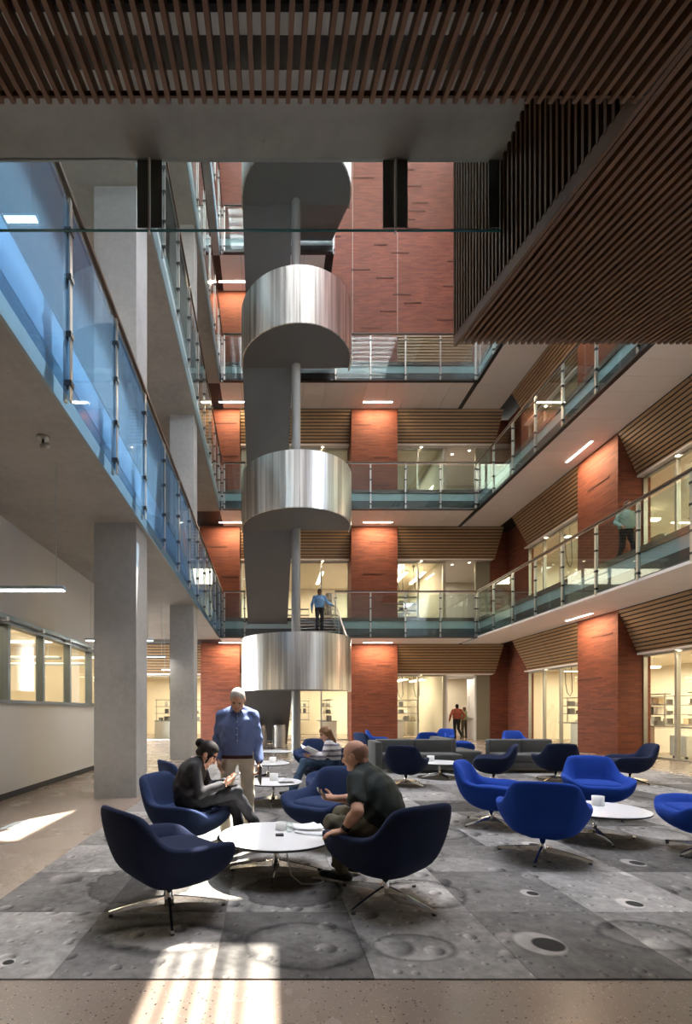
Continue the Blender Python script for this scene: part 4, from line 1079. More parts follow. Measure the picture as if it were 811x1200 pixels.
def sheet(name, x, y, z, w, h, rz, curl, label, grp=None):
    m = MB(); n = 8
    for i in range(n+1):
        u = -w/2+w*i/n
        for v in (-h/2, h/2): m.v.append((u, v, .002+curl*(abs(u)/w*2)**2+.004*math.sin(u*20+v*9)**2))
    for i in range(n): m.f.append((i*2, i*2+2, i*2+3, i*2+1))
    me = m.mesh(name, True); o = link(name, me, 'paper'); o.location = (x, y, z); o.rotation_euler = (0, 0, rz)
    s_ = o.modifiers.new('thickness', 'SOLIDIFY'); s_.thickness = .001
    tag(o, label, 'paper', grp); return o
sheet('paper_sheet', .33, 4.52, TZ, .28, .20, .3, .014, 'sheet of paper nearest the empty navy chair, on the papers table')
sheet('paper_sheet', .40, 4.32, TZ, .30, .21, -.35, .018, 'sheet of paper under the bald man\'s hands')
sheet('paper_sheet', .36, 4.42, TZ+.020, .26, .19, .05, .012, 'crumpled sheet of paper overlapping another on the table')
o = link('magazine', bevel(MB().box(-.11, .11, -.08, .08, 0, .008).mesh('magazine'), .002, 1), 'lab_dark'); o.location = (.27, 7.32, TZ); o.rotation_euler = (0, 0, .2); tag(o, 'dark booklet on the table behind the standing man', 'booklet')
# white cord under the first table
o = MB().tube([(.15, 4.19, .31), (.16, 4.12, .2), (.19, 4.0, .06), (.27, 3.93, CZ+.006), (.38, 3.92, CZ+.006), (.45, 3.98, CZ+.006), (.44, 4.05, CZ+.006), (.36, 4.06, CZ+.008)], .006, 8).build('power_cord', 'cord', None, True)
tag(o, 'pale power cord curling on the carpet under the papers table', 'cord')

# ------------------------------------------------------------------ sofas
def sofa(name, label, loc, rz, L, left=True, right=False):
    t = thing(name, label, 'sofa', loc, rz)
    link('base', bevel(MB().box(-L/2, L/2, -.42, .40, .09, .24).mesh('base'), .015, 2), 'sofa', t)
    n = 2
    for i in range(n):
        a = -L/2+i*L/n
        link('seat_cushion', bevel(MB().box(a+.006, a+L/n-.006, -.44, .20, .24, .42).mesh('seat_cushion'), .035, 3), 'sofa', t)
        link('back_cushion', bevel(MB().box(a+.006, a+L/n-.006, .18, .42, .30, .72).mesh('back_cushion'), .04, 3), 'sofa', t)
    if left: link('arm', bevel(MB().box(-L/2-.16, -L/2, -.44, .42, .09, .70).mesh('arm'), .03, 3), 'sofa', t)
    if right: link('arm', bevel(MB().box(L/2, L/2+.16, -.44, .42, .09, .70).mesh('arm'), .03, 3), 'sofa', t)
    for sx in (-1, 1):
        for sy in (-.33, .33): MB().tube([(sx*(L/2-.1), sy, 0), (sx*(L/2-.1), sy, .1)], .018, 10).build('leg', 'chrome', t)
sofa('sofa', 'grey leather sofa closest to the bald man', (3.45, 11.35, CZ), 0, 1.8, True)
sofa('sofa', 'grey leather sofa closest to the brick corner', (5.95, 11.35, CZ), 0, 1.5, False)
sofa('sofa', 'grey sofa section turned end on at the brick-corner sofa', (4.72, 12.45, CZ), PI/2+.0, 1.3, False)
# ------------------------------------------------------------------ people: one continuous surface each (distance field -> surface net)
def V(*a): return np.array(a[0] if len(a) == 1 else a, float)
def unit(v): v = V(v); return v/np.linalg.norm(v)
class Body:
    def __init__(s): s.p = []; s.mats = []
    def mi(s, m):
        if m not in s.mats: s.mats.append(m)
        return s.mats.index(m)
    def cap(s, a, b, ra, rb, m, k=.02, ax=None, wide=1.0): s.p.append(('c', V(a), V(b), ra, rb, s.mi(m), k, None if ax is None else unit(ax), wide)); return s
    def ell(s, c, r, m, k=.02, R=None): s.p.append(('e', V(c), V(r), None if R is None else np.array(R, float), None, s.mi(m), k, None, 1)); return s
    def field(s, h, cuts=()):
        lo = np.min([np.minimum(q[1], q[2]) - .25 if q[0] == 'c' else q[1]-max(q[2])-.05 for q in s.p], 0)
        hi = np.max([np.maximum(q[1], q[2]) + .25 if q[0] == 'c' else q[1]+max(q[2])+.05 for q in s.p], 0)
        lo, hi = None, None
        los, his = [], []
        for q in s.p:
            if q[0] == 'c':
                r = max(q[3], q[4])*max(1, q[8])+.03; los.append(np.minimum(q[1], q[2])-r); his.append(np.maximum(q[1], q[2])+r)
            else: los.append(q[1]-max(q[2])-.03); his.append(q[1]+max(q[2])+.03)
        lo = np.min(los, 0); hi = np.max(his, 0)
        n = np.ceil((hi-lo)/h).astype(int)+2
        D = np.full(n, .2, np.float32); DM = np.full(n, .2, np.float32); MI = np.zeros(n, np.int8)
        for q, l, u in zip(s.p, los, his):
            pad = .04
            i0 = np.maximum(((l-pad-lo)/h).astype(int), 0); i1 = np.minimum(((u+pad-lo)/h).astype(int)+2, n)
            g = [lo[a]+h*np.arange(i0[a], i1[a]) for a in range(3)]
            X, Y, Z = np.meshgrid(*g, indexing='ij')
            P = np.stack((X, Y, Z), -1).astype(np.float32)
            if q[0] == 'c':
                a, b = q[1], q[2]; ab = b-a; L2 = max(ab@ab, 1e-9)
                if q[7] is not None:
                    rel = P-a; off = (rel@q[7])[..., None]*q[7]
                    abp = ab-(ab@q[7])*q[7]; along = (ab@q[7])
                    t = np.clip(((rel-off)@abp)/max(abp@abp, 1e-9), 0, 1)
                    cpt = a+t[..., None]*ab; rel2 = P-cpt; w_ = (rel2@q[7])[..., None]*q[7]
                    d = np.linalg.norm(rel2-w_+w_/q[8], axis=-1)-(q[3]+(q[4]-q[3])*t)
                else:
                    t = np.clip(((P-a)@ab)/L2, 0, 1)
                    d = np.linalg.norm(P-(a+t[..., None]*ab), axis=-1)-(q[3]+(q[4]-q[3])*t)
            else:
                rel = P-q[1]
                if q[3] is not None: rel = rel@q[3].T
                k0 = np.linalg.norm(rel/q[2], axis=-1); k1 = np.linalg.norm(rel/(q[2]**2), axis=-1)+1e-9
                d = k0*(k0-1)/k1
            sl = tuple(slice(i0[a], i1[a]) for a in range(3))
            cur = D[sl]; k = q[6]
            hh = np.clip(k-np.abs(cur-d), 0, None)/k
            D[sl] = np.minimum(cur, d)-hh*hh*k*.25
            dm = DM[sl]; w_ = d < dm; dm[w_] = d[w_]; mi = MI[sl]; mi[w_] = q[5]
        # cloth folds: gentle waves on everything that is not skin or hair
        cl = np.array([not (m_.startswith(('skin', 'hair', 'eye', 'lips', 'shoe', 'belt', 'watch'))) for m_ in s.mats])
        if cl.any():
            g = [lo[a]+h*np.arange(n[a]) for a in range(3)]
            X, Y, Z = np.meshgrid(*g, indexing='ij', sparse=True)
            w1 = .35*np.sin(9*X+7*Y+11*Z)
            fold = np.sin(38*X-22*Y+46*Z+5*w1)+.8*np.sin(-52*X+31*Y+40*Z+7*w1+1.3)+.6*np.sin(24*X+60*Y-33*Z+4*w1)
            D = (D+np.where(cl[MI], .0030*fold, 0)).astype(np.float32)
        for (c, r, R) in cuts:
            g = [lo[a]+h*np.arange(n[a]) for a in range(3)]
            X, Y, Z = np.meshgrid(*g, indexing='ij'); rel = np.stack((X, Y, Z), -1)-V(c)
            if R is not None: rel = rel@np.array(R, float).T
            k0 = np.linalg.norm(rel/V(r), axis=-1); k1 = np.linalg.norm(rel/(V(r)**2), axis=-1)+1e-9
            D = np.maximum(D, -(k0*(k0-1)/k1)).astype(np.float32)
        return D, MI, lo
    def mesh(s, name, h, org, cuts=()):
        D, MI, lo = s.field(h, cuts)
        ins = D < 0
        nx, ny, nz = D.shape
        sl = lambda dx, dy, dz: (slice(dx, nx-1+dx), slice(dy, ny-1+dy), slice(dz, nz-1+dz))
        cn = [(a, b, c) for a in (0, 1) for b in (0, 1) for c in (0, 1)]
        cnt = sum(ins[sl(*c)].astype(np.int8) for c in cn)
        act = (cnt > 0) & (cnt < 8)
        idx = np.full(act.shape, -1, np.int32); C = np.argwhere(act); idx[act] = np.arange(len(C))
        acc = np.zeros((len(C), 3)); num = np.zeros(len(C))
        for a in cn:
            for ax in range(3):
                if a[ax]: continue
                b = list(a); b[ax] = 1
                va = D[C[:, 0]+a[0], C[:, 1]+a[1], C[:, 2]+a[2]]; vb = D[C[:, 0]+b[0], C[:, 1]+b[1], C[:, 2]+b[2]]
                cr = (va < 0) != (vb < 0)
                t = np.where(cr, va/np.where(cr, va-vb, 1), 0)
                pt = np.tile(np.array(a, float), (len(C), 1)); pt[:, ax] += t
                acc[cr] += pt[cr]; num[cr] += 1
        vert = lo+h*(C+acc/num[:, None])
        faces = []
        for ax in range(3):
            u, v = [(1, 2), (2, 0), (0, 1)][ax]
            a = ins; s0 = [slice(None)]*3; s1 = [slice(None)]*3; s0[ax] = slice(0, -1); s1[ax] = slice(1, None)
            ch = a[tuple(s0)] != a[tuple(s1)]
            E = np.argwhere(ch); E = E[(E[:, u] > 0) & (E[:, v] > 0)]
            E = E[(E[:, u] < idx.shape[u]) & (E[:, v] < idx.shape[v]) & (E[:, ax] < idx.shape[ax])]
            def ci(du, dv):
                q = E.copy(); q[:, u] -= du; q[:, v] -= dv; return idx[q[:, 0], q[:, 1], q[:, 2]]
            Q = np.stack((ci(1, 1), ci(0, 1), ci(0, 0), ci(1, 0)), 1)
            up = a[E[:, 0], E[:, 1], E[:, 2]]
            Q[~up] = Q[~up][:, ::-1]; faces.append(Q)
        Fc = np.concatenate(faces); Fc = Fc[(Fc >= 0).all(1)]
        fc = vert[Fc].mean(1); gi = np.clip(np.rint((fc-lo)/h).astype(int), 0, np.array(D.shape)-1)
        mm = MI[gi[:, 0], gi[:, 1], gi[:, 2]]
        me = bpy.data.meshes.new(name); vv = vert-V(org)
        me.vertices.add(len(vv)); me.vertices.foreach_set('co', vv.ravel())
        me.loops.add(len(Fc)*4); me.loops.foreach_set('vertex_index', Fc.ravel().astype(np.int32))
        me.polygons.add(len(Fc)); me.polygons.foreach_set('loop_start', np.arange(0, len(Fc)*4, 4, dtype=np.int32))
        for mt in s.mats: me.materials.append(M[mt])
        me.polygons.foreach_set('material_index', mm.astype(np.int32)); me.polygons.foreach_set('use_smooth', [True]*len(Fc))
        me.update(calc_edges=True); me.validate(); return me
def hand(B, w, d, n, thumb, curl, skin, sc=1.0):
    """wrist w, finger direction d, palm normal n (fingers curl towards n), thumb = side vector the thumb points to"""
    d = unit(d); n = V(n); n = unit(n-d*(n@d)); s = np.cross(n, d); s = s*np.sign(s@V(thumb)+1e-9)
    w = V(w)
    B.cap(w, w+d*.075*sc, .020*sc, .021*sc, skin, .012, s, 1.75)
    for i, (o, L) in enumerate(((.030, .068), (.010, .078), (-.010, .072), (-.028, .056))):
        p = w+d*.085*sc+s*o*sc; ang = 0
        for q in range(3):
            ang += curl*(.75, 1.0, .8)[q]
            dd = d*math.cos(ang)+n*math.sin(ang); e = p+dd*L*sc*(.45, .32, .25)[q]
            B.cap(p, e, (.0095, .0088, .0078)[q]*sc, (.0088, .0078, .007)[q]*sc, skin, .004); p = e
    p = w+d*.03*sc+s*.030*sc; dd = unit(d*.55+s*.8+n*.25); e = p+dd*.042*sc
    B.cap(p, e, .012*sc, .0105*sc, skin, .006); e2 = e+unit(d*.85+s*.3+n*.35)*.032*sc; B.cap(e, e2, .0105*sc, .0085*sc, skin, .005)
def person(name, label, org, J, top, pants, skin='skin', sleeve='long', hair='hair_short', style='short', h=.009, under=None, fit=0.0, woman=False, shoes='shoe', cat='person'):
    B = Body(); g = lambda k: V(J[k])
    p, c, n, hd = g('pelvis'), g('chest'), g('neck'), g('head')
    lat = unit(g('shL')-g('shR')); hl = unit(g('hipL')-g('hipR'))
    ab = (p+c)/2+V(J.get('abd', (0, 0, 0)))
    w0 = .92 if woman else 1.0
    up = unit(c-p)
    B.cap(p, p+up*.05, .118*w0, .115*w0, pants, .03, hl, 1.38)
    B.cap(p+up*J.get('hem', .10), ab, .112*w0+fit, .112*w0+fit, top, .03, hl, 1.32)
    B.cap(ab, c, .112*w0+fit, .122*w0+fit, top, .09, lat, 1.38 if not woman else 1.28)
    B.cap(c, c+(n-c)*.55, .120*w0+fit*.6, .085*w0, top, .09, lat, 1.40)
    for sgn, k in ((1, 'L'), (-1, 'R')):
        B.cap(n+(g('sh'+k)-n)*.15+V(0, 0, .0), g('sh'+k), .055*w0, .052*w0+fit*.2, top, .05)
    B.cap(n-(hd-n)*.15, n+(hd-n)*.75, .052*w0, .050*w0, skin, .012)
    B.cap(n-unit(hd-n)*.02, n+unit(hd-n)*.018, .066*w0, .060*w0, under or top, .01)
    # head
    f = unit(J['hf']); u = V(J.get('hu', (0, 0, 1))); u = unit(u-f*(u@f)); r = np.cross(f, u)
    R = [r, f, u]
    B.ell(hd+u*.022-f*.008, (.074, .094, .094), skin, .02, R)
    B.ell(hd-u*.035+f*.022, (.060, .066, .078), skin, .03, R)
    B.cap(hd-u*.092+f*.062, hd-u*.096+f*.072, .020, .018, skin, .02)
    B.cap(hd+u*.012+f*.086, hd-u*.030+f*.108, .009, .014, skin, .008)
    for q in (1, -1):
        B.ell(hd-u*.005-f*.004+r*q*.076, (.012, .022, .032), skin, .008, R)
        B.cap(hd+u*.028+f*.084+r*q*.016, hd+u*.026+f*.072+r*q*.050, .008, .006, hair if hair != 'hair_grey' else skin, .006)
        B.ell(hd+u*.008+f*.084+r*q*.032, (.010, .006, .0045), 'eye', .002, R)
        B.ell(hd-u*.03+f*.062+r*q*.038, (.024, .024, .024), skin, .02, R)
    B.cap(hd-u*.058+f*.092+r*.018, hd-u*.058+f*.092-r*.018, .006, .006, 'lips', .004)
    # arms
    add = .008+fit*.25
    for k in 'LR':
        sh, el, wr = g('sh'+k), g('el'+k), g('wr'+k)
        if sleeve == 'long':
            B.cap(sh, el, .054*w0+add, .045*w0+add, top, .03); B.cap(el, wr+(el-wr)*.06, .045*w0+add, .031*w0+add, top, .02)
            B.cap(wr+(el-wr)*.12, wr, .027, .025, skin, .004)
        else:
            md = sh+(el-sh)*.62
            B.cap(sh, md, .056+add, .054+add, top, .03); B.cap(md, el, .046, .041, skin, .004); B.cap(el, el+(wr-el)*.35, .041, .042, skin, .015); B.cap(el+(wr-el)*.35, wr, .042, .027, skin, .015)
        hdir = J.get('hd'+k, wr-el); hand(B, wr, hdir, J.get('hn'+k, (0, 0, -1)), J.get('th'+k, f), J.get('cu'+k, .35), skin, .95 if woman else 1.0)
    for k in 'LR':
        hp, kn, an = g('hip'+k), g('kn'+k), g('an'+k)
        B.cap(hp, kn, .092*w0, .066*w0, pants, .03); B.cap(kn, an+(kn-an)*.08, .066*w0, .056*w0, pants, .025)
        B.cap(an+(kn-an)*.1, an+V(0, 0, -.02), .042, .04, shoes, .01)
        td = unit(J['to'+k]); sd = np.cross(td, V(0, 0, 1)); sd = sd/(np.linalg.norm(sd)+1e-9)
        hl_ = an-td*.05; zz = J.get('sole'+k, 0)
        a_ = V(hl_[0], hl_[1], hl_[2]-.035); b_ = an+td*.17-V(0, 0, .045)
        B.cap(a_, b_, .040, .030, shoes, .015, sd, 1.15)
    if J.get('beltz'): B.mi('belt')
    t = thing(name, label, cat, tuple(org))
    bm_ = B.mesh('body', h, org)
    if J.get('beltz'):
        zb = J['beltz']-org[2]; it, ip, ib = B.mi(top), B.mi(pants), B.mi('belt')
        for pg in bm_.polygons:
            c_ = pg.center
            if abs(c_.x) > .166 or pg.material_index not in (it, ip): continue
            pg.material_index = ib if zb < c_.z < zb+.036 else (ip if c_.z <= zb else it)
    link('body', bm_, None, t)
    # hair
    H = Body(); hm = hair
    cut = [(hd+f*.085-u*.015, (.085, .085, .090), R)]
    if style in ('short', 'belt', 'balding'):
        H.ell(hd+u*.027-f*.014, (.080, .098, .097), hm, .02, R)
        H.cap(hd-u*.06-f*.06+r*.03, hd-u*.06-f*.06-r*.03, .03, .03, hm, .02)
        if style == 'balding': cut += [(hd+u*.13+f*.05, (.12, .17, .125), R)]
    elif style == 'bun':
        H.ell(hd+u*.030-f*.012, (.086, .104, .100), hm, .02, R)
        H.ell(hd-f*.125+u*.035, (.045, .042, .045), hm, .02, R)
        H.cap(hd-u*.03-f*.07+r*.04, hd-u*.05-f*.07-r*.04, .035, .035, hm, .02)
        for q in (1, -1): H.cap(hd+u*.03+f*.05+r*q*.07, hd-u*.07+f*.045+r*q*.073, .018, .008, hm, .015)
    elif style == 'long':
        H.ell(hd+u*.028-f*.014, (.088, .106, .100), hm, .02, R)
        for q in (-1, -.5, 0, .5, 1): H.cap(hd-f*.06+r*q*.06+u*.02, hd-u*.20-f*.065+r*q*.06, .040, .024, hm, .02)
        for q in (1, -1): H.cap(hd+r*q*.078+u*.03, hd-u*.13-f*.01+r*q*.078, .028, .016, hm, .02)
    link('hair', H.mesh('hair', min(h, .008), org, cut), None, t)
    return t

# standing man in the blue shirt
o_ = (-.33, 5.35, CZ)
X, Y = o_[0], o_[1]
J = dict(pelvis=(X, Y, .93), chest=(X+.0, Y-.01, 1.25), neck=(X, Y-.02, 1.42), head=(X+.005, Y-.085, 1.525), hf=(-.06, -.80, -.60), hu=(0, -.55, .83),
         shL=(X+.165, Y-.01, 1.35), shR=(X-.165, Y-.01, 1.35), elL=(X+.215, Y+.04, 1.09), elR=(X-.22, Y+.04, 1.10), wrL=(X+.235, Y-.06, .85), wrR=(X-.20, Y-.08, .88),
         hdL=(.02, -.12, -1), hnL=(-1, 0, -.1), thL=(0, -1, 0), cuL=.55, hnR=(1, 0, 0), thR=(0, -1, 0), hdR=(.1, -.2, -1),
         hipL=(X+.095, Y, .90), hipR=(X-.095, Y, .90), knL=(X+.115, Y-.03, .50), knR=(X-.125, Y-.02, .50), anL=(X+.12, Y+.03, .095), anR=(X-.14, Y+.03, .095), toL=(.25, -1, 0), toR=(-.25, -1, 0), beltz=.885, hem=.05)
MAN = person('person', 'standing grey-haired man in a blue shirt and khaki trousers looking down', o_, J, 'shirt_blue', 'khaki', 'skin_tan', hair='hair_grey', style='belt', h=.0075, fit=.012)
from mathutils.bvhtree import BVHTree
bo = MAN.children[0]; bv = BVHTree.FromPolygons([v.co.copy() for v in bo.data.vertices], [tuple(p_.vertices) for p_ in bo.data.polygons])
pk = []
for i in range(15):
    z = 1.06+.31*i/14-CZ
    hit = bv.ray_cast(Vector((.0, -1, z)), Vector((0, 1, 0)))[0]
    if hit: pk.append(hit)
m = MB()
for q in pk: m.v += [(q.x-.014, q.y+.004, q.z), (q.x-.014, q.y-.003, q.z), (q.x+.014, q.y-.003, q.z), (q.x+.014, q.y+.004, q.z)]
for i in range(len(pk)-1):
    for j in range(4): j2 = (j+1) % 4; m.f.append((i*4+j, i*4+j2, (i+1)*4+j2, (i+1)*4+j))
m.build('placket', 'shirt_blue', MAN, True)
mb_ = MB().lathe([(0, -.0035), (.0055, -.003), (.006, 0), (0, 0)], 10).mesh('button'); mb_.materials.append(M['ceramic'])
for q in pk[1::3]:
    o = link('button', mb_, None, MAN); o.location = (q.x, q.y-.003, q.z); o.rotation_euler = (-PI/2, 0, 0)
for sx in (.085,):      # chest pocket
    pc = [bv.ray_cast(Vector((sx+dx, -1, z-CZ)), Vector((0, 1, 0)))[0] for dx, z in ((-.045, 1.30), (.045, 1.30), (.045, 1.19), (0, 1.175), (-.045, 1.19))]
    if all(pc):
        m = MB(); m.v = [(q.x, q.y-.003, q.z) for q in pc]+[(q.x, q.y+.006, q.z) for q in pc]; m.f = [(0, 1, 2, 3, 4), (9, 8, 7, 6, 5)]+[(i, i+5, (i+1) % 5+5, (i+1) % 5) for i in range(5)]
        m.build('pocket', 'shirt_blue', MAN)
for q in (-1, 1):
    m = MB(); m.v = [(q*.012, -.085, 1.425-CZ), (q*.075, -.030, 1.43-CZ), (q*.066, -.118, 1.375-CZ), (q*.012, -.085, 1.432-CZ), (q*.077, -.032, 1.437-CZ), (q*.068, -.126, 1.379-CZ)]; m.f = [(0, 1, 2), (5, 4, 3), (0, 3, 4, 1), (1, 4, 5, 2), (2, 5, 3, 0)]
    m.build('collar', 'shirt_blue', MAN)
t = thing('tablet', 'dark tablet held in the hand of the standing man', 'tablet', (X+.245, Y-.10, .73))
link('body', bevel(MB().box(-.006, .006, -.075, .075, -.105, .105).mesh('body'), .004, 2), 'lab_dark', t)
MB().box(-.0075, -.006, -.065, .065, -.09, .09).build('screen', 'black', t); t.rotation_euler = (.25, 0, .2)
# seated woman with the phone
o_ = (-.80, 4.80, CZ)
J = dict(pelvis=(-.80, 4.78, .535), chest=(-.735, 4.765, .80), neck=(-.665, 4.76, .925), head=(-.585, 4.755, .985), hf=(.78, -.05, -.62), hu=(.5, 0, .85), abd=(-.025, 0, 0),
         shL=(-.69, 4.915, .865), shR=(-.69, 4.605, .865), elL=(-.60, 4.97, .64), elR=(-.63, 4.55, .635), wrL=(-.41, 4.86, .70), wrR=(-.43, 4.68, .70),
         hdL=(.75, -.45, .3), hnL=(-.2, -.5, .8), thL=(0, .2, 1), cuL=.5, hdR=(.8, .25, .3), hnR=(-.2, .5, .8), thR=(0, -.2, 1), cuR=.45,
         hipL=(-.76, 4.87, .52), hipR=(-.76, 4.69, .52), knL=(-.34, 4.86, .53), knR=(-.31, 4.73, .62), anL=(-.26, 4.90, .10), anR=(-.10, 4.84, .235), toL=(1, .1, 0), toR=(.8, .1, -.5))
person('person', 'seated woman with dark hair in a bun, black jacket, looking at her phone', o_, J, 'cardigan', 'black_pants', 'skin', hair='hair_black', style='bun', h=.0075, woman=True, under='blouse', fit=.004)
t = thing('phone', 'small phone held in both hands of the seated woman', 'phone', (-.325, 4.775, .765)); t.rotation_euler = (.1, -.5, 0)
link('body', bevel(MB().box(-.065, .065, -.034, .034, -.004, .004).mesh('body'), .003, 2), 'lab_grey', t); MB().box(-.055, .055, -.03, .03, .004, .0046).build('screen', 'black', t)
# bald man, seen from behind the chair
o_ = (.87, 3.64, CZ)
J = dict(pelvis=(.87, 3.665, .545), chest=(.80, 3.72, .80), neck=(.735, 3.765, .955), head=(.675, 3.80, 1.055), hf=(-.84, .50, -.22), abd=(.03, -.02, 0), hem=-.02,
         shL=(.645, 3.60, .885), shR=(.855, 3.91, .885), elL=(.625, 3.42, .70), elR=(.715, 4.08, .66), wrL=(.535, 3.49, .545), wrR=(.555, 4.03, .68),
         hdL=(-.9, .05, -.15), hnL=(0, 0, -1), thL=(.1, 1, 0), cuL=.35, hdR=(-.9, -.15, .15), hnR=(.1, -.5, .8), thR=(0, 0, 1), cuR=.5,
         hipL=(.80, 3.59, .52), hipR=(.91, 3.76, .52), knL=(.50, 3.80, .53), knR=(.62, 4.16, .53), anL=(.60, 3.97, .10), anR=(.72, 4.20, .10), toL=(-.8, .5, 0), toR=(-.8, .6, 0))
t = person('person', 'bald man in a dark T-shirt leaning forward in a navy chair', o_, J, 'tee', 'olive', 'skin_tan', sleeve='short', hair='hair_stub', style='balding', h=.0075, fit=.018)
wv = V(.535, 3.49, .545); ev = V(.625, 3.42, .70); dv = unit(ev-wv); c0 = wv+dv*.025
MB().tube([tuple(c0-V(o_)), tuple(c0+dv*.03-V(o_))], .036, 16).build('wrist_watch', 'watch', t)
t = thing('phone', 'phone raised in the hand of the bald man', 'phone', (.445, 4.005, .725)); t.rotation_euler = (.5, .7, .3)
link('body', bevel(MB().box(-.06, .06, -.032, .032, -.004, .004).mesh('body'), .003, 2), 'lab_grey', t); MB().box(-.05, .05, -.028, .028, .004, .0046).build('screen', 'black', t)
# reading woman
o_ = (1.03, 8.15, CZ)
J = dict(pelvis=(1.09, 8.17, .535), chest=(1.07, 8.15, .78), neck=(1.00, 8.12, .925), head=(.945, 8.09, 1.02), hf=(-.85, -.25, -.45), hu=(-.3, 0, .9),
         shL=(.98, 7.98, .86), shR=(1.06, 8.27, .86), elL=(.88, 7.90, .66), elR=(.98, 8.36, .66), wrL=(.70, 7.97, .66), wrR=(.74, 8.24, .66),
         hnL=(0, 0, 1), thL=(0, 0, 1), cuL=.5, hnR=(0, 0, 1), thR=(0, 0, 1), cuR=.5,
         hipL=(1.02, 8.07, .52), hipR=(1.06, 8.24, .52), knL=(.58, 7.92, .58), knR=(.60, 8.12, .55), anL=(.40, 7.82, .10), anR=(.38, 8.05, .10), toL=(-1, -.2, 0), toR=(-1, -.1, 0))
person('person', 'seated long-haired woman in a striped knit reading white papers', o_, J, 'stripe', 'jeans', 'skin', hair='hair_brown', style='long', h=.010, woman=True, under='purple', fit=.01)
t = thing('open_book', 'open white booklet in the hands of the reading woman', 'book', (.66, 8.07, .73)); t.rotation_euler = (0, .45, .25)
for sx in (-1, 1):
    m = MB().box(-.11, .11, 0 if sx > 0 else -.2, .2 if sx > 0 else 0, -.004, .004); o = link('page_block', bevel(m.mesh('page_block'), .002, 1), 'paper', t); o.rotation_euler = (sx*.35, 0, 0)
# man on the stair
fy = 19.35; fz = FL[0]+2.68+(FL[1]-2.68)*(fy-YL)/(YB+.08-YL)
o_ = (2.03, fy, fz); X, Y, Zb = 2.03, fy, fz
J = dict(pelvis=(X, Y, Zb+.93), chest=(X, Y-.01, Zb+1.26), neck=(X, Y-.02, Zb+1.46), head=(X, Y-.06, Zb+1.585), hf=(0, -.93, -.35),
         shL=(X+.19, Y, Zb+1.40), shR=(X-.19, Y, Zb+1.40), elL=(X+.33, Y-.02, Zb+1.17), elR=(X-.29, Y+.02, Zb+1.13), wrL=(X+.52, Y-.14, Zb+1.03), wrR=(X-.30, Y-.05, Zb+.88),
         hnL=(0, 0, -1), thL=(0, -1, 0), hnR=(1, 0, 0), thR=(0, -1, 0), hipL=(X+.09, Y, Zb+.9), hipR=(X-.09, Y, Zb+.9), knL=(X+.10, Y-.05, Zb+.50), knR=(X-.10, Y-.14, Zb+.50),
         anL=(X+.10, Y+.05, Zb+.10), anR=(X-.10, Y-.16, Zb-.02), toL=(.1, -1, 0), toR=(-.1, -1, 0))
person('person', 'man in a light blue shirt walking down the stair', o_, J, 'shirt_sky', 'black_pants', 'skin_dark', hair='hair_black', style='short', h=.014, fit=.015)
# man walking into the corridor, another person beyond
o_ = (9.18, 23.85, 0); X, Y = o_[0], o_[1]
J = dict(pelvis=(X, Y, .95), chest=(X+.02, Y+.02, 1.28), neck=(X+.02, Y+.03, 1.48), head=(X+.03, Y+.05, 1.61), hf=(.1, .99, 0),
         shR=(X+.21, Y+.0, 1.42), shL=(X-.17, Y+.03, 1.42), elR=(X+.36, Y-.06, 1.18), elL=(X-.30, Y+.0, 1.16), wrR=(X+.26, Y+.02, .98), wrL=(X-.32, Y+.10, .92),
         hnL=(1, 0, 0), thL=(0, 1, 0), hnR=(-1, 0, 0), thR=(0, 1, 0), hipR=(X+.09, Y, .92), hipL=(X-.09, Y, .92), knR=(X+.12, Y+.10, .52), knL=(X-.08, Y+.06, .50), anR=(X+.13, Y-.25, .22), anL=(X-.06, Y+.05, .10), toL=(0, 1, 0), toR=(0, .7, -.7))
person('person', 'man in a rust red shirt walking away into the corridor', o_, J, 'shirt_red', 'black_pants', 'skin_tan', hair='hair_black', style='short', h=.014, fit=.015)
o_ = (9.92, 24.75, 0); X, Y = o_[0], o_[1]
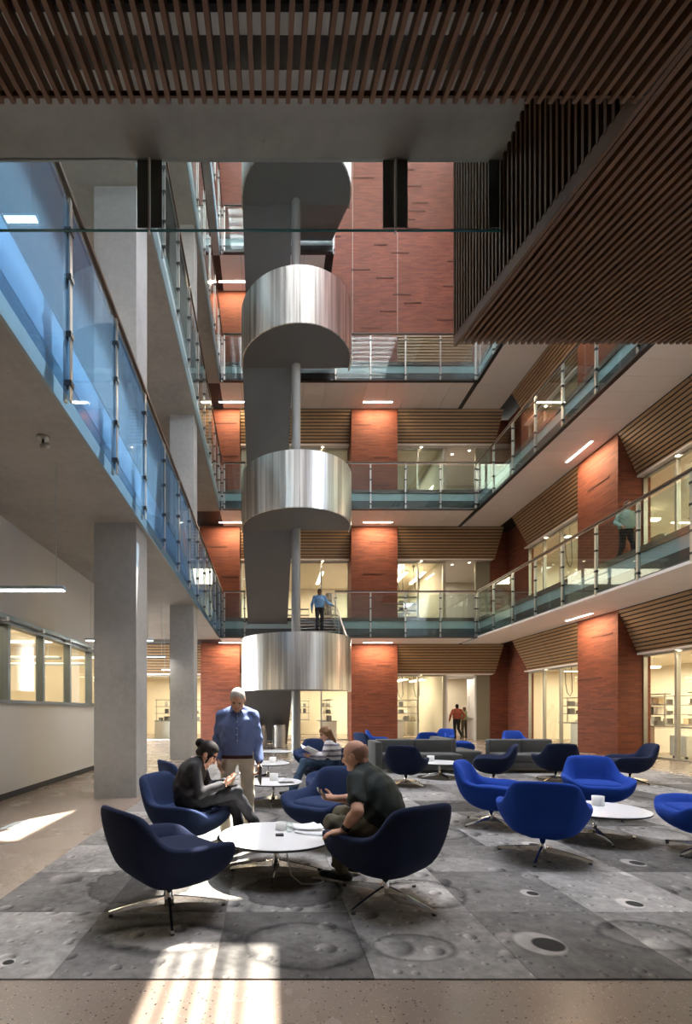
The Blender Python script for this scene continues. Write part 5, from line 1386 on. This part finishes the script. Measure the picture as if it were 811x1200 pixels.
J = dict(pelvis=(X, Y, .88), chest=(X, Y+.02, 1.18), neck=(X, Y+.02, 1.36), head=(X, Y+.04, 1.48), hf=(0, 1, 0),
         shR=(X+.17, Y, 1.30), shL=(X-.17, Y, 1.30), elR=(X+.22, Y, 1.06), elL=(X-.22, Y, 1.06), wrR=(X+.20, Y+.1, .84), wrL=(X-.20, Y+.1, .84), hnL=(1, 0, 0), hnR=(-1, 0, 0), thL=(0, 1, 0), thR=(0, 1, 0),
         hipR=(X+.08, Y, .85), hipL=(X-.08, Y, .85), knR=(X+.09, Y+.04, .47), knL=(X-.09, Y+.04, .47), anR=(X+.09, Y, .10), anL=(X-.09, Y, .10), toL=(0, 1, 0), toR=(0, 1, 0))
person('person', 'person in a green top half hidden by the open corridor door', o_, J, 'shirt_green', 'olive', 'skin_tan', hair='hair_short', style='short', h=.016, fit=.01)
# person on the second floor gallery
o_ = (9.75, 13.35, FL[1]); X, Y, Zb = o_
J = dict(pelvis=(X, Y, Zb+.95), chest=(X-.02, Y-.03, Zb+1.28), neck=(X-.04, Y-.06, Zb+1.47), head=(X-.03, Y-.10, Zb+1.60), hf=(.2, -.97, -.1),
         shL=(X+.17, Y-.01, Zb+1.41), shR=(X-.20, Y-.05, Zb+1.41), elL=(X+.27, Y-.02, Zb+1.14), elR=(X-.30, Y-.02, Zb+1.16), wrL=(X+.24, Y-.14, Zb+.95), wrR=(X-.28, Y-.2, Zb+1.0),
         hnL=(-1, 0, 0), hnR=(1, 0, 0), thL=(0, -1, 0), thR=(0, -1, 0), hipL=(X+.09, Y, Zb+.92), hipR=(X-.09, Y, Zb+.92), knL=(X+.10, Y-.14, Zb+.52), knR=(X-.10, Y+.02, Zb+.50), anL=(X+.10, Y-.16, Zb+.10), anR=(X-.10, Y+.22, Zb+.14), toL=(0, -1, 0), toR=(0, -.9, -.3))
person('person', 'person in a pale green shirt walking along the second floor gallery', o_, J, 'shirt_mint', 'black_pants', 'skin', hair='hair_short', style='short', h=.012, fit=.02)
